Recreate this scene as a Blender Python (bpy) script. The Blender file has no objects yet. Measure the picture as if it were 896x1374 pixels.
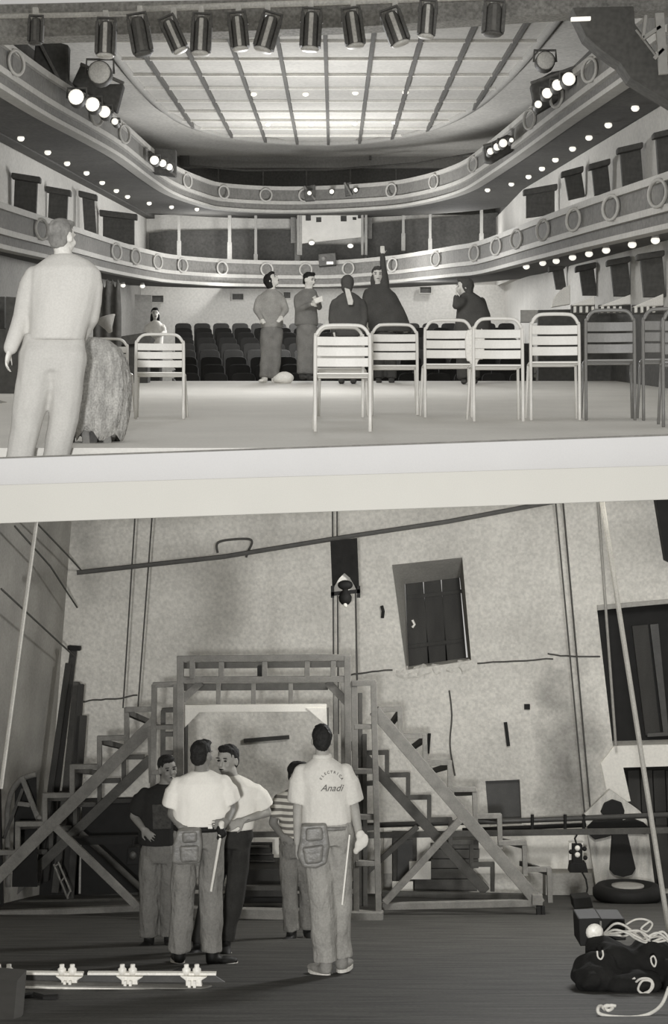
import bpy, bmesh, math, random
from mathutils import Vector, Matrix, noise
from mathutils.geometry import tessellate_polygon
random.seed(7)
sc = bpy.context.scene
COL = sc.collection
V = Vector
# ------------------------------------------------------------------ camera
FPX, CX, CY = 2400.0, 448.0, 687.0
cam_d = bpy.data.cameras.new('camera')
cam = bpy.data.objects.new('camera', cam_d); COL.objects.link(cam)
cam.location = (0, 0, 0); cam.rotation_euler = (math.pi/2, 0, 0)
cam_d.sensor_fit = 'VERTICAL'; cam_d.sensor_height = 24.0
cam_d.lens = 24.0*FPX/1374.0
cam_d.clip_end = 300
sc.camera = cam
# ------------------------------------------------------------------ world and lights
w = bpy.data.worlds.new('world'); sc.world = w; w.use_nodes = True
bg = w.node_tree.nodes['Background']
bg.inputs[0].default_value = (1.0, 0.985, 0.95, 1); bg.inputs[1].default_value = 0.55
def lamp(name, kind, loc, target, energy, **kw):
    d = bpy.data.lights.new(name, kind); d.energy = energy
    for k, v in kw.items(): setattr(d, k, v)
    o = bpy.data.objects.new(name, d); COL.objects.link(o); o.location = loc
    if target is not None:
        o.rotation_euler = (V(target)-V(loc)).to_track_quat('-Z', 'Y').to_euler()
    return o
# photographer's floodlight a few metres behind the camera
lamp('floodlight', 'SPOT', (-0.35, -3.0, -0.05), (1.0, 24.0, -0.9), 6900, spot_size=math.radians(48), spot_blend=1.0, shadow_soft_size=0.2)
# work light under the stage slab, washing the backstage wall
lamp('work_light', 'POINT', (2.6, 17.6, 0.05), None, 600, shadow_soft_size=0.35)
# house lighting of the auditorium
lamp('house_light', 'POINT', (-0.4, 43.0, 5.8), None, 900, shadow_soft_size=0.6)
lamp('house_light', 'POINT', (-0.4, 34.5, 4.6), None, 700, shadow_soft_size=0.6)
lamp('house_light', 'POINT', (-0.5, 23.0, 4.8), None, 380, shadow_soft_size=0.6)
lamp('gallery_light', 'POINT', (-3.55, 48.9, 7.3), None, 80, shadow_soft_size=0.15)
lamp('gallery_light', 'POINT', (3.35, 48.9, 7.3), None, 80, shadow_soft_size=0.15)
lamp('stalls_light', 'POINT', (-2.6, 46.5, 5.5), None, 55, shadow_soft_size=0.15)
lamp('stalls_light', 'POINT', (2.4, 46.5, 5.5), None, 55, shadow_soft_size=0.15)
vs = sc.view_settings
vs.view_transform = 'Standard'; vs.look = 'None'; vs.exposure = 0.0; vs.gamma = 1.0; vs.use_curve_mapping = False

# ------------------------------------------------------------------ geometry helpers
def P(px, py, Y): return V(((px-CX)/FPX*Y, Y, (CY-py)/FPX*Y))
def M(px, Y): return px*Y/FPX                     # image pixels at depth Y -> metres
def FL(Y): return -1.24-.1617*Y                   # raked backstage floor
def FU(Y): return -.723+.0983*Y                   # raked theatre stage floor
def YL(py): return 1.24*FPX/(py-1075.0)           # depth of a backstage floor row

class MB:
    def __init__(s): s.v = []; s.f = []
    def add(s, vs, fs):
        n = len(s.v); s.v += [V(p) for p in vs]; s.f += [tuple(i+n for i in f) for f in fs]; return s
    def box(s, c, size, rot=None):
        c = V(c); hx, hy, hz = [a/2 for a in size]
        pts = [V((x, y, z)) for x in (-hx, hx) for y in (-hy, hy) for z in (-hz, hz)]
        if rot is not None: pts = [rot @ p for p in pts]
        return s.add([c+p for p in pts], [(0,1,3,2),(4,6,7,5),(0,4,5,1),(2,3,7,6),(0,2,6,4),(1,5,7,3)])
    def beam(s, a, b, wid, dep, ext=0.0):
        a, b = V(a), V(b); d = (b-a); L = d.length; d.normalize()
        side = d.cross(V((0,1,0)))
        if side.length < 1e-4: side = V((1,0,0))
        side.normalize(); up = side.cross(d).normalized()
        a = a-d*ext; b = b+d*ext
        pts = []
        for p in (a, b):
            for i, j in ((-1,-1),(1,-1),(1,1),(-1,1)): pts.append(p+side*(i*wid/2)+up*(j*dep/2))
        return s.add(pts, [(3,2,1,0),(4,5,6,7),(0,1,5,4),(1,2,6,5),(2,3,7,6),(3,0,4,7)])
    def tube(s, pts, r, n=8, closed=False, cap=True):
        pts = [V(p) for p in pts]; m = len(pts)
        rr = r if isinstance(r, (list, tuple)) else [r]*m
        t0 = None; rings = []
        up = V((0.03, 1, 0.02))
        for i, p in enumerate(pts):
            a = pts[(i-1) % m] if (i > 0 or closed) else p
            b = pts[(i+1) % m] if (i < m-1 or closed) else p
            t = (b-a).normalized()
            x = t.cross(up)
            if x.length < .05: x = t.cross(V((1,0,0)))
            x.normalize()
            if t0 is not None and x.dot(t0) < 0: x = -x
            t0 = x; y = t.cross(x)
            rings.append([p+(x*math.cos(q)+y*math.sin(q))*rr[i] for q in [2*math.pi*k/n for k in range(n)]])
        fs = []
        for i in range(m if closed else m-1):
            for k in range(n):
                fs.append((i*n+k, i*n+(k+1) % n, ((i+1) % m)*n+(k+1) % n, ((i+1) % m)*n+k))
        if not closed and cap:
            fs.append(tuple(reversed(range(n)))); fs.append(tuple(range((m-1)*n, m*n)))
        return s.add([p for r_ in rings for p in r_], fs)
    def loft(s, rings):
        n = len(rings[0]); m = len(rings); fs = []
        for i in range(m-1):
            for k in range(n): fs.append((i*n+k, i*n+(k+1) % n, (i+1)*n+(k+1) % n, (i+1)*n+k))
        fs.append(tuple(reversed(range(n)))); fs.append(tuple(range((m-1)*n, m*n)))
        return s.add([p for r in rings for p in r], fs)
    def prism(s, poly, d):
        d = V(d); n = len(poly); poly = [V(p) for p in poly]
        return s.add(poly+[p+d for p in poly], [tuple(range(n)), tuple(reversed(range(n, 2*n)))] + [(i, i+n, (i+1) % n+n, (i+1) % n) for i in range(n)])
    def holed(s, outer, holes, d):
        """flat slab with holes; tessellated front and back plus all side walls"""
        loops = [[V(p) for p in outer]]+[[V(p) for p in h] for h in holes]
        tri = tessellate_polygon(loops); flat = [p for l in loops for p in l]; n = len(flat); d = V(d)
        fs = [tuple(t) for t in tri]+[tuple(i+n for i in reversed(t)) for t in tri]
        k = 0
        for l in loops:
            for i in range(len(l)):
                a = k+i; b = k+(i+1) % len(l); fs.append((a, b, b+n, a+n))
            k += len(l)
        return s.add(flat+[p+d for p in flat], fs)
    def ell(s, c, r, rot=None, nu=14, nv=9):
        c = V(c); vs = []; fs = []
        for j in range(nv+1):
            th = math.pi*j/nv
            for i in range(nu):
                ph = 2*math.pi*i/nu
                p = V((r[0]*math.sin(th)*math.cos(ph), r[1]*math.sin(th)*math.sin(ph), r[2]*math.cos(th)))
                if j in (0, nv): p = V((0,0,r[2]*math.cos(th)))
                if rot is not None: p = rot @ p
                vs.append(c+p)
        for j in range(nv):
            for i in range(nu):
                a, b, c2, d = j*nu+i, j*nu+(i+1) % nu, (j+1)*nu+(i+1) % nu, (j+1)*nu+i
                if j == 0: fs.append((a, c2, d))
                elif j == nv-1: fs.append((a, b, d))
                else: fs.append((a, b, c2, d))
        return s.add(vs, fs)
    def limb(s, pts, rr, n=12):
        """chain of cones with ball joints, for voxel-fused bodies"""
        pts = [V(p) for p in pts]
        for i in range(len(pts)):
            s.ell(pts[i], (rr[i],)*3, None, n, 7)
            if i: s.tube([pts[i-1], pts[i]], [rr[i-1], rr[i]], n)
        return s
    def lathe(s, prof, c=(0,0,0), n=16, rot=None):
        c = V(c); vs = []; fs = []; m = len(prof)
        for r, z in prof:
            for k in range(n):
                p = V((r*math.cos(2*math.pi*k/n), r*math.sin(2*math.pi*k/n), z))
                vs.append(c+((rot @ p) if rot is not None else p))
        for i in range(m-1):
            for k in range(n): fs.append((i*n+k, i*n+(k+1) % n, (i+1)*n+(k+1) % n, (i+1)*n+k))
        fs.append(tuple(reversed(range(n)))); fs.append(tuple(range((m-1)*n, m*n)))
        return s.add(vs, fs)
    def mesh(s, name, off=V((0,0,0))):
        me = bpy.data.meshes.new(name); me.from_pydata([tuple(p-off) for p in s.v], [], s.f)
        bm = bmesh.new(); bm.from_mesh(me); bmesh.ops.remove_doubles(bm, verts=bm.verts, dist=1e-5)
        bmesh.ops.recalc_face_normals(bm, faces=bm.faces); bm.to_mesh(me); bm.free()
        return me
    def build(s, name, m, parent=None, smooth=False, bevel=0.0):
        off = wloc(parent) if parent is not None else base_of(s.v)
        me = s.mesh(name, off)
        return link(name, me, m, parent, None if parent is not None else off, smooth, bevel)
def base_of(vs):
    xs = [p.x for p in vs]; ys = [p.y for p in vs]; zs = [p.z for p in vs]
    return V(((min(xs)+max(xs))/2, (min(ys)+max(ys))/2, min(zs)))
def wloc(o):
    l = V((0,0,0))
    while o is not None: l += o.location; o = o.parent
    return l
def link(name, me, m, parent=None, loc=None, smooth=False, bevel=0.0):
    o = bpy.data.objects.new(name, me); COL.objects.link(o)
    if m is not None: me.materials.append(m)
    if parent is not None: o.parent = parent
    if loc is not None: o.location = loc
    if smooth: me.polygons.foreach_set('use_smooth', [True]*len(me.polygons))
    if bevel:
        b = o.modifiers.new('bevel', 'BEVEL'); b.width = bevel; b.segments = 2; b.limit_method = 'ANGLE'
    return o
def tag(o, label=None, cat=None, group=None, kind=None):
    if label: o['label'] = label
    if cat: o['category'] = cat
    if group: o['group'] = group
    if kind: o['kind'] = kind
    return o
def thing(name, label, cat, loc=(0,0,0), group=None):
    o = bpy.data.objects.new(name, None); COL.objects.link(o); o.location = loc; o.empty_display_size = .1
    return tag(o, label, cat, group)
def struct(o, label=None, cat=None): return tag(o, label, cat, None, 'structure')
def copy_tree(o, parent=None):
    c = o.copy(); COL.objects.link(c); c.parent = parent
    for ch in list(o.children): copy_tree(ch, c)
    return c
def quad(a, b, Y):                                    # image rectangle corners -> polygon at depth Y
    return [P(a[0],a[1],Y), P(b[0],a[1],Y), P(b[0],b[1],Y), P(a[0],b[1],Y)]
def pix(pts, Y): return [P(x, y, Y) for x, y in pts]
def catmull(pts, n):
    out = []; m = len(pts)
    for i in range(m-1):
        p0 = pts[max(i-1,0)]; p1 = pts[i]; p2 = pts[i+1]; p3 = pts[min(i+2,m-1)]
        for k in range(n):
            t = k/n
            out.append(tuple(.5*((2*b)+(-a+c)*t+(2*a-5*b+4*c-d)*t*t+(-a+3*b-3*c+d)*t**3) for a, b, c, d in zip(p0, p1, p2, p3)))
    out.append(tuple(pts[-1])); return out

# ------------------------------------------------------------------ materials
MATS = {}
def lin(g): return g/12.92 if g <= .04045 else ((g+.055)/1.055)**2.4
def mat(key, g, rough=.85, tint=(1.0,.965,.875), nscale=6.0, namt=.12, gscale=70.0, gamt=.10, bump=0.0, bscale=25.0, spec=.25, emit=0.0, metal=0.0, stretch=None, dist=.02):
    if key in MATS: return MATS[key]
    m = bpy.data.materials.new(key); m.use_nodes = True; nt = m.node_tree; N = nt.nodes; L = nt.links
    b = N['Principled BSDF']; b.inputs['Roughness'].default_value = rough
    b.inputs['Specular IOR Level'].default_value = spec; b.inputs['Metallic'].default_value = metal
    c = [lin(g)*t for t in tint]
    tc = N.new('ShaderNodeTexCoord'); src = tc.outputs['Object']
    if stretch:
        mp = N.new('ShaderNodeMapping'); mp.inputs['Scale'].default_value = stretch; L.new(src, mp.inputs[0]); src = mp.outputs[0]
    n1 = N.new('ShaderNodeTexNoise'); n1.inputs['Scale'].default_value = nscale; n1.inputs['Detail'].default_value = 5; L.new(src, n1.inputs['Vector'])
    n2 = N.new('ShaderNodeTexNoise'); n2.inputs['Scale'].default_value = gscale; n2.inputs['Detail'].default_value = 1; L.new(tc.outputs['Object'], n2.inputs['Vector'])
    def mr(sock, amt):
        q = N.new('ShaderNodeMapRange'); q.inputs['From Min'].default_value = .25; q.inputs['From Max'].default_value = .75
        q.inputs['To Min'].default_value = 1-amt; q.inputs['To Max'].default_value = 1+amt; L.new(sock, q.inputs['Value']); return q.outputs[0]
    mu = N.new('ShaderNodeMath'); mu.operation = 'MULTIPLY'; L.new(mr(n1.outputs['Fac'], namt), mu.inputs[0]); L.new(mr(n2.outputs['Fac'], gamt), mu.inputs[1])
    vm = N.new('ShaderNodeVectorMath'); vm.operation = 'SCALE'; vm.inputs[0].default_value = c; L.new(mu.outputs[0], vm.inputs['Scale'])
    L.new(vm.outputs[0], b.inputs['Base Color'])
    if emit:
        b.inputs['Emission Color'].default_value = (1,.97,.88,1); b.inputs['Emission Strength'].default_value = emit
    if bump:
        nb = N.new('ShaderNodeTexNoise'); nb.inputs['Scale'].default_value = bscale; nb.inputs['Detail'].default_value = 4; L.new(src, nb.inputs['Vector'])
        bp = N.new('ShaderNodeBump'); bp.inputs['Strength'].default_value = bump; bp.inputs['Distance'].default_value = dist
        L.new(nb.outputs['Fac'], bp.inputs['Height']); L.new(bp.outputs[0], b.inputs['Normal'])
    MATS[key] = m; return m
UT = (1.0,.975,.91)          # the upper print is a little cooler
paper = mat('paper_white', .73, .7, (1.0,.985,.965), 3, .02, 120, .02)
cream = mat('paper_cream', .72, .7, (1.0,.975,.89), 3, .02, 160, .03, .1, 120)
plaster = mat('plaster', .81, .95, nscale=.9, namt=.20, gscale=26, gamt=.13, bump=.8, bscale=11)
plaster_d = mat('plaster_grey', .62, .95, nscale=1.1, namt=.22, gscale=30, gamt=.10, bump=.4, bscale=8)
limewash = mat('limewash', .90, .9, nscale=1.5, namt=.08, gscale=30, gamt=.06, bump=.35, bscale=12)
boards = mat('stage_boards', .27, .75, nscale=3, namt=.55, gscale=40, gamt=.22, bump=.3, bscale=6, stretch=(.5,4.0,1))
timber = mat('raw_timber', .475, .8, nscale=9, namt=.22, gscale=60, gamt=.10)
timber_d = mat('dark_timber', .33, .8, nscale=8, namt=.22, gscale=60, gamt=.10)
white_wood = mat('white_painted_wood', .88, .6, nscale=5, namt=.06, gscale=60, gamt=.05)
black = mat('black_paint', .13, .7, nscale=8, namt=.2)
blackcloth = mat('black_cloth', .12, .95, nscale=8, namt=.35, bump=.5, bscale=14)
darkwood = mat('dark_wood', .24, .75, nscale=5, namt=.3, stretch=(1,1,.25))
iron = mat('iron', .27, .5, nscale=8, namt=.2, spec=.5)
rope_l = mat('pale_rope', .80, .8); rope_d = mat('dark_rope', .30, .8)
white_p = mat('white_enamel', .93, .35, spec=.5, nscale=10, namt=.05)
skin = mat('skin', .62, .6, nscale=12, namt=.08, gamt=.05, bump=.1, bscale=30)
skin_d = mat('tanned_skin', .50, .6, nscale=12, namt=.10, gamt=.05)
hair = mat('dark_hair', .14, .7, nscale=40, namt=.4, bump=.5, bscale=80)
eye_m = mat('eye_dark', .12, .3)
tee = mat('white_cotton', .93, .9, nscale=5, namt=.03, gamt=.03, bump=.35, bscale=9)
khaki_shirt = mat('pale_work_shirt', .82, .9, nscale=7, namt=.06, gamt=.05, bump=.45, bscale=12)
black_tee = mat('black_cotton', .15, .9, nscale=8, namt=.15, bump=.4, bscale=10)
print_m = mat('faded_print', .25, .9, nscale=30, namt=.45)
denim = mat('grey_denim', .50, .9, dist=.04, stretch=(1,1,.6), nscale=9, namt=.16, bump=.8, bscale=16)
denim_d = mat('dark_denim', .44, .9, dist=.04, stretch=(1,1,.6), nscale=9, namt=.18, bump=.8, bscale=16)
chino = mat('pale_chino', .60, .9, dist=.04, stretch=(1,1,.6), nscale=9, namt=.12, bump=.8, bscale=14)
blacktr = mat('dark_trousers', .20, .9, nscale=9, namt=.2, bump=.5, bscale=14)
leather = mat('worn_leather', .47, .45, nscale=14, namt=.35, bump=.4, bscale=20, spec=.5)
shoe_d = mat('dark_shoe', .13, .6); sole = mat('white_sole', .86, .7); shoe_l = mat('pale_shoe', .55, .7)
ink = mat('shirt_ink', .42, .9)
glow = mat('lamp_glow', .95, .5, emit=.8)
# upper print
u_floor = mat('stage_floor', .82, .9, UT, nscale=1.2, namt=.06, gscale=45, gamt=.05)
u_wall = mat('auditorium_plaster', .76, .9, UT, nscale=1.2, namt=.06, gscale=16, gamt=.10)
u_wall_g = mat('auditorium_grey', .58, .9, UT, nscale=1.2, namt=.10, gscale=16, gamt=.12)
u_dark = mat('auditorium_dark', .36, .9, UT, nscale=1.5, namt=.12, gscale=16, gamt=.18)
u_black = mat('auditorium_black', .33, .9, UT, nscale=1.5, namt=.15, gscale=16, gamt=.18)
u_mould = mat('cream_moulding', .65, .8, UT, nscale=2, namt=.06, gscale=16, gamt=.08)
u_panel = mat('balcony_panel', .44, .9, UT, nscale=2, namt=.10, gscale=16, gamt=.16)
u_ceil = mat('ceiling_grey', .80, .9, UT, nscale=1, namt=.10, gscale=14, gamt=.14)
u_ceilp = mat('ceiling_panel', .78, .9, UT, nscale=1, namt=.08, gscale=14, gamt=.10)
u_rib = mat('ceiling_rib', .42, .9, UT)
u_lamp = mat('lantern_black', .38, .6, UT, gscale=40, gamt=.2)
u_lampl = mat('lantern_barrel', .80, .5, UT, gscale=40, gamt=.15)
u_header = mat('header_grey', .56, .9, UT, nscale=3, namt=.15, gscale=30, gamt=.30)
u_cloth = mat('pale_shirt_cloth', .76, .9, UT, nscale=4, namt=.04, gscale=90, gamt=.06, bump=.25, bscale=8)
u_trous = mat('pale_trouser_cloth', .72, .9, UT, nscale=4, namt=.05, gscale=90, gamt=.06, bump=.3, bscale=6)
u_skin = mat('pale_skin', .84, .7, UT); u_hairg = mat('grey_hair', .50, .8, UT, nscale=18, namt=.45)
u_chair = mat('pale_enamel', .84, .4, UT, nscale=6, namt=.05, gamt=.04, spec=.5)
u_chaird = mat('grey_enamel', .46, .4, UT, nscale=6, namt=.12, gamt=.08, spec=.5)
u_fur = mat('woolly_cloth', .64, .95, UT, stretch=(1,1,.4), nscale=22, namt=.30, gscale=80, gamt=.22, bump=1.0, bscale=40)
u_mid = mat('mid_grey_cloth', .48, .9, UT, nscale=8, namt=.2, bump=.4, bscale=10)
u_jk = mat('light_grey_jacket', .60, .9, UT, nscale=8, namt=.2, bump=.4, bscale=10)
u_dk = mat('charcoal_cloth', .30, .95, UT, nscale=6, namt=.2, bump=.4, bscale=8)
u_wh = mat('white_cloth', .90, .9, UT, nscale=6, namt=.06, bump=.4, bscale=8)
u_seat = mat('dark_plush', .17, .95, UT, nscale=6, namt=.2)

# ================================================================== SETTING: slab between the two places
# upper print's bottom margin (white sheet) and the lower print's cream border: two stepped fascias of one floor slab
YF = 10.7
sheet = MB().prism([P(-60,617.5,YF), P(960,582.5,YF), P(960,640,YF), P(-60,666,YF)], (0,.42,0)).build('trim_1', paper, bevel=.004)
struct(sheet, 'white paper margin band running above the cream border')
bord = MB().prism([P(-60,652.5,YF-.12), P(960,622.5,YF-.12), P(960,668,YF-.12), P(-60,704.5,YF-.12)], (0,.5,0)).build('trim_2', cream, bevel=.004)
struct(bord, 'cream card border band above the backstage view')
top = MB().prism([P(-60,-60,YF), P(560,-60,YF), P(480,-3,YF), P(200,1,YF), P(-60,7,YF)], (0,.01,0)).build('trim_3', paper)
struct(top, 'thin white paper edge along the top left corner')
struct(MB().prism([P(-60,615.5,YF+.44), P(960,580,YF+.44), P(960,583,YF+.44), P(-60,618.5,YF+.44)], (0,.02,0)).build('trim_31', timber), 'thin grey edge line along the bottom of the theatre view')
# underside of the theatre stage above the backstage view
struct(MB().add([P(-60,690,YF+.3), P(960,655,YF+.3), P(1050,600,25.5), P(-150,640,25.5)], [(0,1,2,3)]).build('ceiling', plaster_d))

# ================================================================== SETTING: lower place (backstage)
YW = 24.0
floor_l = MB().prism([V((-7,8.6,FL(8.6))), V((7,8.6,FL(8.6))), V((7,YW+.6,FL(YW+.6))), V((-7,YW+.6,FL(YW+.6)))], (0,0,-.15)).build('floor', boards)
struct(floor_l, 'dark worn backstage floor')
win_hole = pix([(526,758),(620,748),(632,886),(545,899)], YW)
door_hole = pix([(801,819),(930,806),(930,998),(822,1001)], YW)
door2_hole = pix([(835,1029),(930,1026),(930,1200),(850,1200)], YW)
nich = pix([(651,1048),(697,1046),(700,1106),(656,1108)], YW)
wall_b = MB().holed(pix([(40,560),(960,560),(1000,1232),(40,1232)], YW), [win_hole, door_hole, door2_hole, nich], (0,.5,0)).build('wall_back', plaster)
struct(wall_b, 'rough plastered back wall of the backstage area')
def stain_and_shade(o, m, spots):
    nt = m.node_tree; N = nt.nodes; L = nt.links; b = N['Principled BSDF']; src = b.inputs['Base Color'].links[0].from_socket
    tc = N.new('ShaderNodeTexCoord')
    wn = N.new('ShaderNodeTexNoise'); wn.inputs['Scale'].default_value = 3.0; wn.inputs['Detail'].default_value = 6; L.new(tc.outputs['Object'], wn.inputs['Vector'])
    for (px, py, rx, rz, amt) in spots:
        c = P(px, py, YW)-o.location
        mp = N.new('ShaderNodeMapping'); mp.vector_type = 'POINT'
        sx, sz = 1/rx, 1/rz; mp.inputs['Scale'].default_value = (sx, 0, sz); mp.inputs['Location'].default_value = (-c.x*sx, 0, -c.z*sz)
        L.new(tc.outputs['Object'], mp.inputs[0])
        ln = N.new('ShaderNodeVectorMath'); ln.operation = 'LENGTH'; L.new(mp.outputs[0], ln.inputs[0])
        ad = N.new('ShaderNodeMath'); ad.operation = 'ADD'; L.new(ln.outputs['Value'], ad.inputs[0]); L.new(wn.outputs['Fac'], ad.inputs[1])
        mr = N.new('ShaderNodeMapRange'); mr.inputs['From Min'].default_value = .55; mr.inputs['From Max'].default_value = 1.5; mr.inputs['To Min'].default_value = 1-amt; mr.inputs['To Max'].default_value = 1.0
        L.new(ad.outputs[0], mr.inputs['Value'])
        vm = N.new('ShaderNodeVectorMath'); vm.operation = 'SCALE'; L.new(src, vm.inputs[0]); L.new(mr.outputs[0], vm.inputs['Scale']); src = vm.outputs[0]
    L.new(src, b.inputs['Base Color'])
wall_m = plaster.copy(); wall_m.name = 'stained_shaded_plaster'; wall_b.data.materials[0] = wall_m
stain_and_shade(wall_b, wall_m, [(762,1015,.55,1.6,.62),(735,930,.35,.4,.25),(180,1000,1.0,.9,.25),(112,730,.35,.9,.35),(700,840,.9,.35,.12)])  # right-hand smears are stains; left patch and corner are shade painted into the colour
# left wall, from the corner towards the viewer
xa = P(108,0,YW).x; xb = P(56,0,YW).x
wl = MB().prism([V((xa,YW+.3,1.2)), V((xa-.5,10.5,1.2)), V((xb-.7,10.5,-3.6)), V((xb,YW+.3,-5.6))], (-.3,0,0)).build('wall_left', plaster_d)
struct(wl, 'dim grey plaster side wall with diagonal streaks')
for k, pts in enumerate([[(15,706),(60,760),(100,815)], [(0,790),(70,860),(95,880)], [(40,700),(85,745),(112,770)]]):
    pp = []
    for (x, y) in pts:
        Yd = YW-(108-x)*.045
        q = P(x, y, Yd); q.x = xa-(YW-Yd)*.037+.02; pp.append(q)
    struct(MB().tube(pp, .012, 5).build('trim_%d' % (4+k), timber_d), 'dark diagonal cable line on the grey side wall')
# plaster ledge crack, dado strip and low ledge
def wall_crack(pts, r=.012, g=timber_d):
    q = catmull([(x+random.uniform(-.6,.6), y+random.uniform(-1,1), 0) for x, y in pts], 4)
    return MB().tube([P(x, y+random.uniform(-.8,.8), YW-.004) for x, y, _ in q], r, 5)
k = 7
for pts in ([(112,943),(130,940),(155,938),(185,932)], [(470,905),(500,902),(527,900)], [(640,890),(690,887),(742,884)], [(735,877),(760,881),(805,882)], [(602,925),(606,960),(604,1000),(610,1040)]):
    struct(wall_crack(pts).build('trim_%d' % k, timber_d), 'dark crack line in the back wall plaster'); k += 1
struct(MB().prism(pix([(515,1112),(795,1112),(800,1172),(515,1172)], YW-.03), (0,.05,0)).build('trim_12', limewash), 'limewashed white strip low on the back wall')
struct(MB().prism(pix([(732,1172),(800,1172),(802,1206),(732,1206)], YW-.35), (0,.34,0)).build('baseboard_back', plaster_d), 'grey plaster ledge at the foot of the back wall')
# window recess: splayed reveals, shutters, broken sill
w1 = thing('window_1', None, None, P(588,899,YW)); struct(w1, 'deep splayed wall niche with dark wooden shutters')
DI = .5; inner = [(543,784),(617,775),(628,884),(549,898)]; outer = [(526,758),(620,748),(632,886),(545,899)]
Yi = YW+DI
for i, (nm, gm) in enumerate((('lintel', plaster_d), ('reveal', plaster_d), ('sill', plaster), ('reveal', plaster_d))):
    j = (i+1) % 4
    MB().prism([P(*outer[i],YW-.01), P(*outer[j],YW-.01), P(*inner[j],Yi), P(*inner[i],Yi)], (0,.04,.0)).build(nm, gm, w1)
xs = [543,568,592,617]
for i in range(3):
    x0, x1 = xs[i], xs[i+1]
    t = (lambda x: 784-(x-543)*.12); bfn = (lambda x: 899-(x-543)*.14)
    MB().prism([P(x0+.6,t(x0),Yi-.03), P(x1-.6,t(x1),Yi-.03), P(x1+9,bfn(x1),Yi-.03), P(x0+6,bfn(x0),Yi-.03)], (0,.06,0)).build('shutter_board', darkwood, w1, bevel=.004)
for y in (800, 866):
    MB().beam(P(545,y+2,Yi-.05), P(622,y-7,Yi-.05), .05, .03).build('batten', darkwood, w1)
MB().tube([P(553,832,Yi-.06),P(556,838,Yi-.06),P(553,842,Yi-.06)], .018, 6).build('latch', white_p, w1)
for i in range(6):
    x = 534+i*18+random.uniform(-4,4)
    mb = MB().ell(P(x,905-(x-545)*.12+random.uniform(-3,4),YW+.05), (.09+random.random()*.06,.075,.05+random.random()*.05), None, 12, 8)
    for q_, p_ in enumerate(mb.v): mb.v[q_] = p_+V((noise.noise(p_*14),0,noise.noise(p_*14+V((5,0,0)))))*.06
    mb.build('broken_plaster', plaster, w1)
# doorways on the right
d1 = thing('door_1', None, None, P(860,1000,YW)); struct(d1, 'large dark doorway with pale inner panel')
MB().prism(pix([(790,800),(940,795),(940,1010),(800,1010)], YW+.5), (0,.05,0)).build('backing', black, d1)
MB().prism(pix([(848,840),(869,838),(886,985),(866,987)], YW+.42), (0,.06,0)).build('panel', darkwood, d1)
MB().prism(pix([(872,838),(883,837),(897,984),(890,985)], YW+.42), (0,.06,0)).build('panel', iron, d1)
MB().beam(P(801,815,YW-.02), P(940,803,YW-.02), .06, .06).build('lintel', plaster_d, d1)
MB().beam(P(868,986,YW+.4), P(940,982,YW+.4), .05, .05).build('rail', iron, d1)
d2 = thing('door_2', None, None, P(870,1200,YW)); struct(d2, 'dark lower doorway with peeling boards')
MB().prism(pix([(825,1015),(940,1015),(940,1215),(840,1215)], YW+.46), (0,.05,0)).build('backing', black, d2)
for i in range(4):
    x = 842+i*17
    MB().prism(pix([(x,1034),(x+15.5,1033),(x+23,1200),(x+7.5,1200)], YW+.36), (0,.05,0)).build('plank', darkwood, d2, bevel=.004)
struct(MB().prism(pix([(806,1024),(824,1001),(935,998),(935,1027),(836,1030),(846,1075),(818,1080)], YW-.03), (0,.06,0)).build('trim_13', limewash), 'whitewashed lintel band between the two dark doorways')
struct(MB().prism(pix([(878,660),(905,660),(905,758),(893,752)], YW-.2), (0,.18,0)).build('trim_14', black), 'dark post edge at the upper right of the wall')
MB_n = MB().prism(pix([(651,1048),(697,1046),(700,1106),(656,1108)], YW+.10), (0,.05,0)).build('door_3', iron)
struct(MB_n, 'small dark grey hatch in the back wall')

def one(mb, name, m, label, cat, group=None, smooth=False, bevel=0.0):
    return tag(mb.build(name, m, None, smooth, bevel), label, cat, group)
# marks and sticks on the wall
one(MB().prism(quad((703.5,945),(711,952),YW-.05), (0,.05,0)), 'wall_block', black, 'tiny dark square block on the back wall', 'block', bevel=.003)
one(MB().beam(P(678,969,YW-.03), P(682,1001,YW-.03), .045, .03), 'wall_stick', black, 'short dark upright stick on wall above the hatch', 'stick')
one(MB().beam(P(576,984,YW-.03), P(574,1011,YW-.03), .04, .03), 'wall_stick', black, 'short dark upright stick on wall beside the right staircase', 'stick')
one(MB().beam(P(327,994,YW-.06), P(388,989,YW-.06), .05, .05), 'wall_batten', darkwood, 'dark horizontal batten on wall seen through the portal', 'batten')
one(MB().tube([P(512,813,YW-.03),P(514,820,YW-.05),P(513,829,YW-.03)], .022, 6), 'wall_hook', black, 'small dark hook on wall left of the niche', 'hook')
lp = catmull([(292,742,0),(291,730,0),(302,725,0),(330,723,0),(338,727,0),(333,740,0),(330,748,0)], 5)
one(MB().tube([P(x,y,YW-.04) for x,y,_ in lp], .016, 6), 'wire_loop', timber_d, 'bent wire loop hanging on the upper wall', 'wire')
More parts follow.
